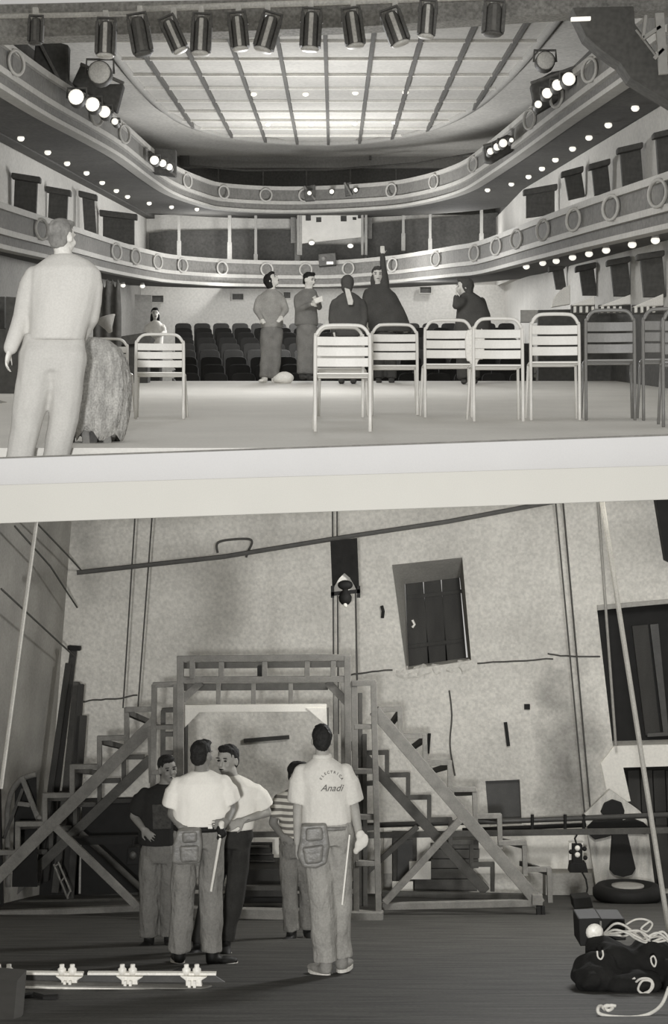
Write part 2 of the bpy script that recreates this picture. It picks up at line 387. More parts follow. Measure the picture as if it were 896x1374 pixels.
# ropes and hoist lines
def line(px0, py0, px1, py1, Y0, Y1, r, m, name, label, group=None):
    one(MB().tube([P(px0,py0,Y0), P((px0+px1)/2,(py0+py1)/2,(Y0+Y1)/2), P(px1,py1,Y1)], r, 6), name, m, label, 'rope', group)
line(50,690,1,1058,17.5,17.5,.020,rope_l,'pale_rope','pale taut rope slanting in front of the left wall')
line(804,650,899,1262,17.0,17.0,.024,rope_l,'pale_rope','pale taut rope slanting past the dark doorways')
line(182,680,165,950,22.5,22.6,.010,rope_d,'hoist_line','dark hoist line left of the portal, left one of two',)
line(205,680,185,950,22.5,22.6,.010,rope_d,'hoist_line','dark hoist line left of the portal, right one of two')
line(446,680,448,985,22.4,22.5,.010,rope_d,'hoist_line','dark hoist line above the portal, leftmost of the three')
line(452,680,454,985,22.4,22.5,.010,rope_d,'hoist_line','dark hoist line above the portal, middle of the three')
line(477,795,479,918,21.8,21.8,.012,rope_d,'hoist_line','dark line hanging from the black lamp bracket')
line(744,660,785,1100,23.6,23.7,.010,rope_d,'hoist_line','dark hoist line right of the niche, left one of two')
line(754,660,801,1190,23.6,23.7,.012,rope_d,'hoist_line','dark hoist line right of the niche, right one of two')
line(801,660,826,1000,23.6,23.7,.018,plaster_d,'hoist_line','grey line running behind the pale rope on the right')
# long batten pipe
one(MB().tube([P(103,768.5,21.0),P(300,747,21.3),P(450,722.5,21.6),P(600,700,21.8),P(760,670,22.0)], .028, 8), 'batten_pipe', iron, 'long dark pipe hanging diagonally across the upper wall', 'pipe')
# hanging lamp with black arched shield
hb = thing('hanging_lamp', 'black arched banner with a work lamp hanging from the pipe', 'lamp', P(462,812,21.4))
Yh = 21.4
arch = [(446,796),(449,786),(455,776),(462,769),(469,775),(475,785),(479,794)]
MB().prism(pix([(443,726),(479,722),(482,795)]+list(reversed(arch))+[(446,800)], Yh), (0,.10,0)).build('shield', blackcloth, hb)
MB().prism(pix([(445,800)]+arch+[(480,796)], Yh+.06), (0,.03,0)).build('arch_panel', white_wood, hb)
MB().beam(P(444,797,Yh-.05), P(483,793,Yh-.05), .045, .06).build('crossbar', black, hb)
for x in (446, 481): MB().beam(P(x,786,Yh-.06), P(x,802,Yh-.06), .04, .04).build('bracket', black, hb)
MB().lathe([(.0,.0),(.045,.01),(.075,.05),(.08,.10),(.05,.15),(.035,.17),(.03,.2)], P(463,812,Yh-.1), 14).build('lamp_housing', black, hb, True)
MB().ell(P(463,785,Yh-.08), (.09,.05,.06)).build('clamp', black, hb, True)
MB().ell(P(463,812,Yh-.15), (.025,.025,.025)).build('bulb', white_p, hb, True)

# ------------------------------------------------------------------ scaffold tower, portal and stairs
def parts(root, Y, lst, name, m, wpx, dep=.07, ext=0.0):
    for a in lst:
        x0, y0, x1, y1 = a[:4]; wp = a[4] if len(a) > 4 else wpx
        Yj = Y+random.uniform(-.012,.012)
        MB().beam(P(x0,y0,Yj), P(x1,y1,Yj), M(wp,Yj), dep, ext).build(name, m, root, bevel=.004)
YT = 18.75
tw = thing('portal_frame', 'timber portal frame with two-tier top between the staircases', 'frame', V((P(355,0,YT).x, YT, FL(YT))))
parts(tw, YT, [(242,880,242,1231,9),(466,880,468,1231,9)], 'post', timber, 9)
parts(tw, YT, [(238,884,470,882,8),(238,912,470,911,8)], 'top_rail', timber, 8)
parts(tw, YT, [(258,886,258,910),(297,886,297,910),(355,886,355,910),(412,886,412,910),(447,886,447,910)], 'strut', timber, 7)
parts(tw, YT+.05, [(245,938,270,915),(439,915,467,944)], 'brace', timber, 10)
parts(tw, YT+1.3, [(240,893,470,891,8),(240,922,440,921,9)], 'rear_rail', timber_d, 8)
parts(tw, YT+.7, [(293,917,293,945),(340,917,340,945),(390,917,390,945)], 'strut', timber, 6)
MB().prism(pix([(245,946),(438,945),(438,955),(246,956)], YT+.5), (0,.07,0)).build('white_lintel', white_wood, tw, bevel=.004)
MB().prism(pix([(245,950),(273,950),(247,977)], YT+.49), (0,.05,0)).build('gusset', white_wood, tw)
MB().prism(pix([(411,950),(438,950),(439,974)], YT+.49), (0,.05,0)).build('gusset', white_wood, tw)
parts(tw, YT+.55, [(249,952,249,1218),(438,950,438,1218)], 'inner_post', timber_d, 6)
parts(tw, YT+1.2, [(450,915,452,1200),(460,915,461,1200)], 'inner_post', timber, 6)
parts(tw, YT, [(189,1222,514,1229,13)], 'base_beam', timber, 13, .12)
parts(tw, YT+.5, [(247,1190,440,1192,6)], 'sill_rail', timber_d, 6)
def bx(root, cx, cy, wpx, hpx, Y, dep, name, m): MB().prism(quad((cx-wpx/2,cy-hpx/2),(cx+wpx/2,cy+hpx/2),Y), (0,dep,0)).build(name, m, root, bevel=.005)
bx(tw, 349, 901, 8, 14, YT+.2, .1, 'junction_box', black)
# ladder-like side towers
tl = thing('side_tower', 'slim timber ladder tower left of the portal', 'frame', V((P(220,0,YT+.4).x, YT+.4, FL(YT+.4))))
parts(tl, YT+.4, [(207,918,203,1222),(236,918,236,1222)], 'post', timber, 7)
parts(tl, YT+.4, [(205,919,238,918,7),(206,976,236,975,6),(204,1036,236,1036,6),(204,1096,236,1096,6),(204,1158,236,1158,6)], 'rung', timber, 6)
parts(tl, YT+1.6, [(219,953,217,1212),(238,953,237,1212)], 'rear_post', timber_d, 6)
parts(tl, YT+1.6, [(217,953,240,952),(217,985,240,985),(217,1010,240,1010)], 'rear_rung', timber_d, 6)
tr = thing('side_tower', 'slim timber ladder tower right of the portal', 'frame', V((P(490,0,YT).x, YT, FL(YT))))
parts(tr, YT, [(475,914,478,1228),(501,914,508,1232)], 'post', timber, 8)
parts(tr, YT, [(472,917,504,916,7),(475,975,504,975,6),(475,1035,506,1034,7),(476,1096,507,1096,7),(477,1158,508,1158,7)], 'rung', timber, 6)
parts(tr, YT+1.4, [(489,985,490,1215),(483,930,484,1215)], 'rear_post', timber_d, 6)
parts(tr, YT+1.4, [(480,1052,508,1050),(480,1112,508,1110)], 'rear_rung', timber_d, 6)
bx(tr, 490, 1231, 46, 12, YT-.12, .12, 'base_block', timber)
# stairs
YS, YR = 19.6, 22.5
def stair(label, front, string_f, rear, string_r, braces_f, braces_r, bases_f, bases_r, side):
    x = (string_f[0]+string_f[2])/2
    r = thing('stair_frame', label, 'staircase', V((P(x,0,YS).x, YS, FL(YS))))
    parts(r, YS, [string_f], 'stringer', timber, 16, .09, .05)
    parts(r, YR, [string_r], 'rear_stringer', timber_d, 13, .09, .05)
    for (a, y, b, yd) in front:
        parts(r, YS+.06, [(a,y,b,y-.6)], 'tread_rail', timber, 6.5, .06, .02)
        xr = a if side < 0 else b
        parts(r, YS+.06, [(xr,y-3,xr+(0 if side<0 else 1.5),yd)], 'riser_post', timber, 6.5, .06)
        # cross rail joining the front and rear frames
        q0 = P(xr, y+4, YS+.1); q1 = P(448+(xr-448)*YS/YR, 1075+(y+4-1075)*YS/YR, YR)
        MB().beam(q0, q1, .05, .06).build('cross_rail', timber_d, r)
    for (a, y, b, yd) in rear:
        parts(r, YR+.05, [(a,y,b,y-.4)], 'rear_tread_rail', timber_d, 6, .06, .02)
        xr = a if side < 0 else b
        parts(r, YR+.05, [(xr,y-3,xr,yd)], 'rear_riser_post', timber_d, 5.5, .06)
    parts(r, YS-.09, braces_f, 'brace', timber, 9, .06); parts(r, YR-.09, braces_r, 'rear_brace', timber_d, 7, .06)
    parts(r, YS, bases_f, 'base_rail', timber, 8, .08); parts(r, YR-.4, bases_r, 'rear_base_rail', timber_d, 7, .08)
    return r
fl = [(170+(-36.5*i), 952+38.4*i, 203-36.5*i, 952+38.4*i+46) for i in range(6)]
rl = [(166-32.5*i, 1016+31.8*i, 192-32.5*i, 1016+31.8*i+38) for i in range(5)]
stL = stair('raw timber staircase frame rising rightwards to the portal', fl, (-22,1196,204,972), rl, (8,1206,198,1022),
   [(75,1110,184,1216,10)], [(108,1117,196,1198,7)], [(-20,1227,188,1218,8)], [(25,1212,185,1208,6)], -1)
parts(stL, YS-.05, [(202,975,204,1050,8)], 'head_post', timber, 8)
fr = [(505+33.2*i, 952+35.8*i, 536+33.4*i, 952+35.8*i+44) for i in range(7)]
rr_ = [(492+28.3*i, 1010+30*i, 519+28.3*i, 1010+30*i+36) for i in range(6)]
stR = stair('raw timber staircase frame descending rightwards from the portal', fr, (506,958,720,1208), rr_, (474,1000,648,1192),
   [(617,1100,516,1211,9)], [(560,1109,470,1190,7)], [(512,1216,722,1211,9)], [(512,1199,715,1203,7)], 1)
bx(stR, 721, 1208, 14, 14, YS-.1, .12, 'foot_block', timber)
parts(stR, YS-.05, [(722,1215,723,1234,6),(728,1215,729,1233,5)], 'foot_post', black, 6)
# ------------------------------------------------------------------ things along the back wall
pp_ = thing('wall_pipes', 'pair of long dark pipes clamped low along the back wall', 'pipe', P(700,1118,23.2))
MB().tube([P(480,1108,23.3),P(700,1101,23.2),P(960,1091,23.1)], .035, 8).build('upper_pipe', iron, pp_, True)
MB().tube([P(620,1114,23.5),P(786,1107,23.4)], .03, 8).build('middle_pipe', black, pp_, True)
MB().beam(P(480,1121,23.1), P(960,1113,22.9), .075, .05).build('lower_rail', timber_d, pp_, bevel=.004)
for x in (714, 758, 783): MB().tube([P(x,1093,23.15),P(x,1120,23.15)], .022, 6).build('clamp', black, pp_)
# hanging stage lamp
sl = thing('hanging_lantern', 'black two-lens lantern hanging from the low pipes', 'lamp', P(775,1171,22.6))
bx(sl, 775, 1148, 13, 28, 22.5, .14, 'housing', black)
MB().prism(pix([(766,1158),(786,1158),(789,1171),(764,1171)], 22.48), (0,.2,0)).build('lower_housing', black, sl, bevel=.005)
for y in (1138, 1147): MB().ell(P(774.5,y,22.5), (.035,.03,.035)).build('lens', white_p, sl, True)
MB().tube([P(773,1132,22.56),P(771,1125,22.56),P(774,1120,22.56)], .012, 6).build('hook', black, sl)
MB().prism(quad((763,1131),(782,1158),22.8), (0,.03,0)).build('back_card', white_wood, sl)
for x, y in ((766,1143),(784,1139),(785,1151)): MB().ell(P(x,y,22.5), (.03,.03,.03)).build('knob', black, sl)
MB().tube([P(781,1171,22.5),P(786,1180,22.4),P(788,1192,22.3),P(786,1204,22.2)], .011, 6).build('cable', black, sl)
# cross panel
cp = thing('coffin_panel', 'mottled pointed panel with a dark flared cross at right', 'panel', P(832,1205,23.4))
mott = mat('mottled_board', .74, .9, nscale=7, namt=.6, stretch=(1,1,.35))
MB().prism(pix([(818,1059),(858,1088),(868,1100),(880,1200),(802,1207),(784,1092)], 23.4), (0,.07,0)).build('board', mott, cp, bevel=.01)
cross_shape = [(806,1090),(811,1078),(822,1073),(834,1077),(838,1088),(835,1102),(848,1098),(864,1104),(872,1112),(866,1120),(850,1118),(842,1119),(853,1166),(848,1174),(836,1177),(824,1174),(818,1168),(821,1121),(812,1124),(798,1127),(790,1120),(788,1110),(796,1102),(810,1101),(814,1100)]
MB().prism(pix(cross_shape, 23.34), (0,.07,0)).build('cross', black, cp, bevel=.01)
tyr = thing('round_weight', 'dark round rimmed disc lying before the cross panel', 'disc', P(842,1205,22.0))
MB().lathe([(.0,.0),(.40,.0),(.43,.05),(.43,.12),(.38,.17),(.30,.18),(.27,.13),(.0,.13)], P(842,1206,22.0), 28).build('rim', black, tyr, True)
MB().lathe([(.12,.13),(.2,.15),(.2,.17),(.12,.17)], P(842,1206,22.0), 20).build('hub', plaster_d, tyr, True)
# boards stacked behind the right stairs
bs = thing('board_stack', 'stepped stack of planks behind the right staircase', 'planks', P(600,1200,23.4))
for (a, b, y0, y1) in ((556,640,1180,1196),(558,632,1166,1179),(578,642,1153,1165),(580,643,1140,1152),(590,642,1128,1139)):
    MB().prism(quad((a,y0),(b,y1),23.2), (0,.5,0)).build('plank', timber_d, bs, bevel=.006)
cb = thing('cupboard', 'grey narrow cupboard standing behind the right staircase brace', 'cupboard', P(540,1190,23.5))
MB().prism(quad((527,1122),(559,1188),23.4), (0,.4,0)).build('body', timber_d, cb, bevel=.006)
MB().prism(quad((533,1127),(554,1184),23.36), (0,.04,0)).build('door', iron, cb, bevel=.004)
MB().ell(P(551,1155,23.34), (.02,.02,.02)).build('knob', timber, cb)
for (a, b, lb) in (((549,1156),(578,1180),'white square card leaning by the plank stack'),((526,1183),(554,1198),'white card on the floor behind the diagonal brace')):
    one(MB().prism(quad(a,b,23.1), (0,.03,0)), 'white_card', white_wood, lb, 'card', bevel=.003)
# chest seen through the portal
ch = thing('wooden_chest', 'dark slatted chest seen through the portal opening', 'chest', P(350,1212,20.8))
MB().prism(quad((322,1166),(382,1212),20.8), (0,.7,0)).build('body', darkwood, ch, bevel=.01)
for i in range(4):
    y = 1138+i*9.5; MB().prism(quad((326-i*1.5,y),(363+i*4,y+6.5),21.2+.0*i), (0,.08,0)).build('slat', darkwood, ch, bevel=.006)
    MB().prism(quad((330-i*1.5,y-2.2),(361+i*4,y-.6),21.16), (0,.1,0)).build('ledge', timber_d, ch)
MB().prism(quad((325,1132),(365,1170),21.32), (0,.1,0)).build('back_panel', black, ch)
MB().prism(quad((318,1205),(384,1212),20.7), (0,.08,0)).build('plinth', black, ch)
one(MB().prism(quad((342,1124),(374,1152),23.0), (0,.03,0)), 'white_card', white_wood, 'white sheet behind the dark chest in the portal', 'card', bevel=.003)
one(MB().beam(P(328,1120,22.4), P(400,1119,22.4), .06, .08), 'cross_beam', timber_d, 'grey beam lying across behind the dark chest', 'beam')
# leaning poles and dark flats at left
for i, (x0,y0,x1,y1,wd,lb) in enumerate(((99,870,70,1075,9,'tall dark pole with capped top leaning in the left corner'),(92,890,60,1080,8,'dark pole leaning leftmost in the corner bundle'),
        (103,915,84,1090,9,'pale edged plank leaning among the corner poles'),(109,918,97,1090,8,'short dark plank leaning at right of corner bundle'),(112,960,104,1100,9,'shortest dark plank leaning in the corner bundle'))):
    Yp = 23.5-.12*i
    t = thing('leaning_pole', lb, 'pole', P(x1,y1+110,Yp-.4), 'poles leaning in the left corner')
    MB().beam(P(x0,y0,Yp), P(x1-10,y1+108,Yp-.5), M(wd,Yp), .08).build('shaft', (timber_d if i == 2 else darkwood), t, bevel=.006)
    if i == 0: MB().beam(P(91,869,Yp-.02), P(108,870,Yp-.02), .06, .12).build('cap', black, t, bevel=.006)
for (pts, Yp, lb) in (([(110,1072),(190,1070),(190,1206),(108,1210)], 23.6, 'dark stage flat leaning behind the left staircase'),
                      ([(56,1062),(106,1062),(104,1212),(50,1214)], 23.75, 'dark narrow stage flat in the left corner'),
                      ([(-30,1046),(0,1044),(4,1216),(-30,1220)], 20.0, 'dark flat at the left edge of backstage'),
                      ([(192,1070),(236,1070),(238,1200),(192,1206)], 23.7, 'dark stage flat behind the black-shirted worker')):
    o = thing('stage_flat', lb, 'panel', P(sum(p[0] for p in pts)/4, max(p[1] for p in pts), Yp), 'dark flats along the wall')
    MB().prism(pix(pts, Yp), (0,.06,0)).build('panel', black, o, bevel=.005)
    MB().beam(P((pts[0][0]+pts[3][0])/2+3,pts[0][1]+4,Yp-.02), P((pts[1][0]+pts[2][0])/2-3,pts[1][1]+4,Yp-.02), .05, .03).build('rail', darkwood, o)
    MB().beam(P(pts[3][0]+4,pts[3][1]-6,Yp-.02), P(pts[2][0]-4,pts[2][1]-6,Yp-.02), .05, .03).build('rail', darkwood, o)
hp = thing('curved_frame', 'curved grey hoop frame with trestle legs at far left', 'frame', P(25,1190,20.6))
arc = catmull([(11,1190,0),(10,1130,0),(10,1090,0),(16,1062,0),(28,1046,0),(48,1039,0)], 6)
MB().tube([P(x,y,20.6) for x,y,_ in arc], .032, 8).build('hoop', timber, hp, True)
MB().prism(pix([(20,1062),(30,1047),(48,1041),(50,1190),(16,1190)], 20.9), (0,.05,0)).build('backing', black, hp)
MB().beam(P(29,1042,20.5), P(53,1103,20.5), .05, .05).build('leg', timber, hp)
MB().beam(P(31,1058,20.5), P(5,1125,20.5), .035, .04).build('leg', timber_d, hp)
MB().beam(P(24,1078,20.45), P(40,1080,20.45), .045, .04).build('spreader', timber, hp)
MB().ell(P(52,1098,20.42), (.035,.035,.03)).build('cap', timber, hp)
ld = thing('small_ladder', 'small pale metal ladder leaning under the left staircase', 'ladder', P(85,1205,21.5))
MB().tube([P(72,1160,21.6),P(91,1206,21.4)], .012, 6).build('rail', timber, ld); MB().tube([P(78,1157,21.6),P(95,1197,21.4)], .012, 6).build('rail', timber, ld)
for t in (.05,.5,.95): MB().tube([P(72+19*t,1160+46*t,21.58-.2*t),P(78+17*t,1157+40*t,21.58-.2*t)], .010, 6).build('rung', timber, ld)
wl_ = thing('work_lamp', 'black work lamp hanging behind the black-shirted worker', 'lamp', P(179,1160,20.4))
MB().prism(pix([(171,1138),(186,1136),(189,1160),(169,1161)], 20.4), (0,.18,0)).build('housing', black, wl_, bevel=.01)
MB().ell(P(178,1148,20.4), (.045,.03,.05)).build('lens', iron, wl_, True); MB().tube([P(178,1137,20.45),P(179,1126,20.5)], .012, 6).build('hook', black, wl_)
one(MB().beam(P(95,1128,22.0), P(195,1126,22.0), .09, .12), 'dark_beam', black, 'dark beam lying level behind the left staircase', 'beam')
one(MB().prism(pix([(768,1205),(792,1203),(796,1218),(770,1220)], 20.4), (0,.25,0)), 'junction_box', black, 'small dark box on the floor below the hanging lantern', 'box', bevel=.01)
# ------------------------------------------------------------------ foreground floor things
yb = YL(1327)
br = thing('light_batten', 'pale metal light batten lying on the floor at lower left', 'batten', V((P(140,0,yb).x, yb, FL(yb))))
h0 = P(0,1327,yb)
MB().prism([P(-20,1322,yb), P(270,1329,yb), P(284,1324,yb+.1), P(-20,1316,yb+.1)], (0,0,.012)).build('base_plate', timber, br)
MB().beam(P(-20,1323,yb), P(270,1330,yb), .014, .02).build('front_edge', white_p, br)
MB().beam(P(-20,1304.5,yb+.1), P(112,1306,yb+.1), .016, .05).build('rail', white_p, br)
MB().beam(P(118,1305.5,yb+.1), P(290,1306,yb+.1), .016, .05).build('rail', white_p, br)
MB().prism([P(-20,1308,yb+.12), P(288,1309,yb+.12), P(302,1318,yb+.12), P(-20,1318,yb+.12)], (0,.012,0)).build('back_strip', iron, br)
for x in (6, 91, 172, 258):
    MB().prism(pix([(x-17,1310),(x+20,1311),(x+12,1316),(x+13,1325),(x-9,1325),(x-9,1316)], yb+.06), (0,.06,0)).build('socket', white_p, br, bevel=.006)
    for dx in (-8, 6): MB().lathe([(.022,0),(.028,.02),(.028,.04),(.016,.05),(.016,.07)], P(x+dx,1308,yb+.09), 12).build('plug', white_p, br, True)
    for dx in (-4, 3): MB().beam(P(x+dx,1316,yb+.03), P(x+dx,1326,yb+.03), .018, .03).build('clip', white_p, br)
    MB().tube([P(x-26,1304,yb+.14),P(x-12,1299,yb+.16),P(x+4,1304,yb+.14)], .010, 6).build('cable', black, br)
yc = YL(1374)
one(MB().prism([P(-25,1312,11.0), P(23,1316,11.0), P(17,1380,10.0), P(-25,1380,10.0)], (0,.35,-.02)), 'dark_case', iron, 'dark case corner standing at the lower left edge', 'case', bevel=.01)
one(MB().tube([P(20,1338,11.2),P(45,1335,11.3),P(60,1339,11.2),P(78,1338,11.2)], .02, 6), 'black_cable', black, 'black cable end lying in front of the light batten', 'cable')
# black cloth bundle with ropes at right
def lumpy(mb, amp, sc_):
    for i, p in enumerate(mb.v):
        n = noise.noise(p*sc_); mb.v[i] = p+V((n, noise.noise(p*sc_+V((9,3,1))), noise.noise(p*sc_+V((2,8,5)))))*amp
    return mb
yq = YL(1325)
mb = MB()
for (x, y, rx, rz, dy) in ((838,1300,.34,.17,.1),(800,1306,.20,.14,-.05),(872,1296,.26,.22,.15),(785,1312,.14,.09,-.1),(818,1282,.22,.12,.15),(905,1310,.2,.15,-.05),(848,1316,.26,.09,-.15)):
    mb.ell(P(x,y,yq+dy), (rx*.72,.2,rz*.9), None, 24, 14)
BUNDLE = mb
def fuse(mb, name, m, parent, voxel=.012, it=4, fold=0.0, fsc=9.0, loc=None, stretch=(1,1,.35)):
    """voxel-fuse overlapping closed shapes into one continuous surface"""
    off = wloc(parent) if parent is not None else (loc if loc is not None else base_of(mb.v))
    me = bpy.data.meshes.new('tmp'); me.from_pydata([tuple(p-off) for p in mb.v], [], mb.f)
    bm = bmesh.new(); bm.from_mesh(me); bmesh.ops.recalc_face_normals(bm, faces=bm.faces); bm.to_mesh(me); bm.free()
    o = bpy.data.objects.new('tmp', me); COL.objects.link(o)
    r = o.modifiers.new('r', 'REMESH'); r.mode = 'VOXEL'; r.voxel_size = voxel; r.use_smooth_shade = True
    if it:
        s = o.modifiers.new('s', 'SMOOTH'); s.iterations = it; s.factor = .5
    dg = bpy.context.evaluated_depsgraph_get(); me2 = bpy.data.meshes.new_from_object(o.evaluated_get(dg))
    bpy.data.objects.remove(o); bpy.data.meshes.remove(me)
    me2.name = name
    if fold:
        nrm = [v.normal.copy() for v in me2.vertices]
        for v, n in zip(me2.vertices, nrm):
            q = V((v.co.x*stretch[0], v.co.y*stretch[1], v.co.z*stretch[2]))
            v.co += n*fold*(noise.noise(q*fsc)+.5*noise.noise(q*fsc*2.3))
    return link(name, me2, m, parent, None if parent is not None else off, True)
bundle = thing('cloth_bundle', 'heap of black cloth on the floor at lower right', 'cloth', P(840,1328,yq))
fuse(lumpy(BUNDLE, .03, 7), 'cloth', blackcloth, bundle, .014, 3, .03, 6, stretch=(1,1,.8))
cs = thing('black_case', 'black open case with a pale round knob behind the cloth heap', 'case', P(805,1262,yq+.4))
MB().prism(pix([(776,1233),(806,1232),(807,1268),(778,1270)], yq+.3), (0,.3,0)).build('side', black, cs, bevel=.008)
MB().prism(pix([(806,1233),(838,1233),(840,1262),(808,1262)], yq+.45), (0,.3,0)).build('back', black, cs, bevel=.008)
MB().lathe([(.0,0),(.055,.0),(.06,.02),(.04,.04),(.0,.045)], P(797,1250,yq+.28), 16, Matrix.Rotation(math.pi/2,3,'X')).build('knob', white_p, cs, True)
MB().beam(P(805.5,1236,yq+.28), P(806,1256,yq+.28), .012, .02).build('latch', timber, cs)
def coil(label, pts, Yd, r, loops=0, seed=1, name='rope_coil', m=rope_l):
    random.seed(seed)
    q = catmull([(x,y,d) for x,y,d in pts], 6)
    return one(MB().tube([P(x,y,Yd+d) for x,y,d in q], r, 6), name, m, label, 'rope', smooth=True)
random.seed(4)
for i in range(5):
    pts = [(810,1253+i*.4,.2)]
    for k in range(5): pts.append((826+k*15+random.uniform(-4,4), 1247+k*3+random.uniform(-9,9), .1+random.uniform(-.06,.06)))
    pts.append((900,1262+random.uniform(-4,4),.1))
    coil(('pale rope tangle over the black cloth heap, strand ' + ('near the top','second down','in the middle','fourth down','at the bottom')[i]), pts, yq-.05, .008, seed=i)
coil('pale rope looping high above the tangle on the heap', [(838,1242,.2),(852,1234,.2),(866,1234,.2),(875,1240,.2),(868,1250,.15),(860,1246,.15),(872,1236,.15)], yq, .007)
coil('knotted pale cord coil lying at the foot of the heap', [(830,1331,-.3),(845,1326,-.3),(858,1314,-.35),(872,1314,-.35),(876,1324,-.35),(866,1334,-.35),(856,1328,-.35),(862,1316,-.35),(874,1318,-.35),(870,1330,-.35),(850,1334,-.3),(842,1322,-.3),(852,1312,-.3)], yq, .008)
coil('pale cord loop hooked on the front of the heap', [(801,1276,-.33),(802,1284,-.34),(806,1287,-.34),(809,1282,-.34),(808,1275,-.33)], yq, .006)
coil('small pale cord ring on the right of the heap', [(873,1285,-.3),(877,1283,-.3),(880,1290,-.3),(878,1297,-.3),(874,1292,-.3),(873,1285,-.3)], yq, .006)
ye = YL(1362)
coil('pale rope end curving along the floor at lower right', [(812,1355,.05),(806,1350,.05),(802,1353,.0),(804,1360,-.02),(820,1364,-.05),(850,1365,-.05),(872,1360,.0),(888,1347,.1),(897,1325,.2)], ye, .011)
coil('frayed pale rope knot near the floor rope end', [(810,1351,.03),(815,1349,.03),(822,1352,.03),(816,1356,.0),(812,1352,.03),(819,1349,.03),(826,1350,.03)], ye, .010)

# ================================================================== PEOPLE
def fvec(yaw, pitch=0.0):
    a = math.radians(yaw); b = math.radians(pitch)
    return V((math.sin(a)*math.cos(b), -math.cos(a)*math.cos(b), math.sin(b)))
def headrot(yaw, pitch=0.0, roll=0.0):
    f = fvec(yaw, pitch); r = V((math.cos(math.radians(yaw)), math.sin(math.radians(yaw)), 0)); u = r.cross(f); u = -u if u.z < 0 else u
    m = Matrix((r, -f, u)).transposed()          # local x = right, local -y = face, z = up
    return m @ Matrix.Rotation(math.radians(roll), 3, 'Y')
def hand(mb, wr, d, nrm, k=1.0, curl=.5, thumb=1):
    d = V(d).normalized(); nrm = V(nrm); nrm = (nrm-d*nrm.dot(d)).normalized(); ac = d.cross(nrm)
    rot = Matrix((ac, nrm, d)).transposed()
    mb.ell(wr+d*.045*k, (.040*k,.017*k,.055*k), rot)
    for i, (o, L) in enumerate(((-.030,.062),(-.010,.074),(.011,.070),(.031,.055))):
        a = wr+d*.080*k+ac*o*k; p = [a]; dd = d+ac*o*3
        for j in range(3):
            ang = curl*(j+.4)*.75; q = (dd*math.cos(ang)+nrm*math.sin(ang)).normalized(); a = a+q*(L*k*(.45,.32,.25)[j]); p.append(a)
        mb.limb(p, [.0095*k,.009*k,.008*k,.007*k], 8)
    t0 = wr+d*.02*k+ac*(-.030*thumb)*k; t1 = t0+(d*.7-ac*.8*thumb+nrm*.3).normalized()*.042*k; t2 = t1+(d*1.0-ac*.2*thumb+nrm*.4).normalized()*.035*k
    mb.limb([t0,t1,t2], [.014*k,.0105*k,.008*k], 8)
def ringe(c, a, b, yaw=0, n=20):
    ca, sa = math.cos(math.radians(yaw)), math.sin(math.radians(yaw)); out = []
    for i in range(n):
        t = 2*math.pi*i/n; x = a*math.cos(t); y = b*math.sin(t); out.append(c+V((x*ca-y*sa, x*sa+y*ca, 0)))
    return out
def torso(mb, rows, Y, yaw, grow=1.0, add=0.0):
    mb.loft([ringe(P(x,y,Y+(r[0] if r else 0)), M(hw,Y)*grow+add, dep*grow+add, yaw) for (x,y,hw,dep,*r) in rows])
def head(body, c, hh, yaw, pitch=0, roll=0):
    """skull, jaw, nose, ears into the body shape; hh is head height"""
    R = headrot(yaw, pitch, roll); k = hh/.235
    def at(x, y, z): return c+R @ V((x*k, y*k, z*k))
    body.ell(at(0,.012,.025), (.074*k,.093*k,.092*k), R, 18, 12)
    body.ell(at(0,-.022,-.045), (.056*k,.064*k,.070*k), R, 16, 10)
    body.ell(at(0,-.050,-.092), (.028*k,.026*k,.022*k), R)
    body.limb([at(0,-.082,.012), at(0,-.104,-.028)], [.010*k,.016*k], 8)
    body.ell(at(0,-.078,-.062), (.026*k,.016*k,.012*k), R)
    for s in (-1, 1):
        body.ell(at(s*.077,.012,-.012), (.012*k,.020*k,.032*k), R)
        body.ell(at(s*.036,-.062,-.028), (.022*k,.024*k,.024*k), R)
        body.ell(at(s*.032,-.076,.024), (.026*k,.012*k,.009*k), R)
    return at, R, k
def facebits(root, at, R, k):
    for s in (-1, 1):
        MB().ell(at(s*.031,-.0815,.004), (.013*k,.008*k,.0075*k), R, 10, 6).build('eye', eye_m, root, True)
        MB().ell(at(s*.033,-.090,.026), (.021*k,.006*k,.0045*k), R, 10, 6).build('eyebrow', hair, root, True)
    MB().ell(at(0,-.0925,-.062), (.023*k,.006*k,.005*k), R, 10, 6).build('mouth', eye_m, root, True)
def hairdo(root, at, R, k, m, style='short', vox=.009):
    h = MB()
    h.ell(at(0,.024,.042), (.080*k,.093*k,.085*k), R, 18, 12)
    h.ell(at(0,.050,-.010), (.070*k,.062*k,.075*k), R)
    h.ell(at(0,-.040,.095), (.060*k,.05*k,.030*k), R)
    if style == 'long':
        h.ell(at(0,.05,-.09), (.095*k,.07*k,.12*k), R); h.ell(at(.06,.0,-.10), (.035*k,.05*k,.12*k), R); h.ell(at(-.06,.0,-.10), (.035*k,.05*k,.12*k), R)
    if style == 'thick':
        h.ell(at(0,.04,.02), (.098*k,.10*k,.11*k), R); h.ell(at(0,.06,-.06), (.085*k,.07*k,.08*k), R)
    if style == 'tail':
        h.limb([at(0,.085,.0), at(.01,.10,-.06), at(.03,.085,-.11)], [.03*k,.025*k,.012*k])
    return fuse(h, 'hair', m, root, vox, 2, .006, 40)
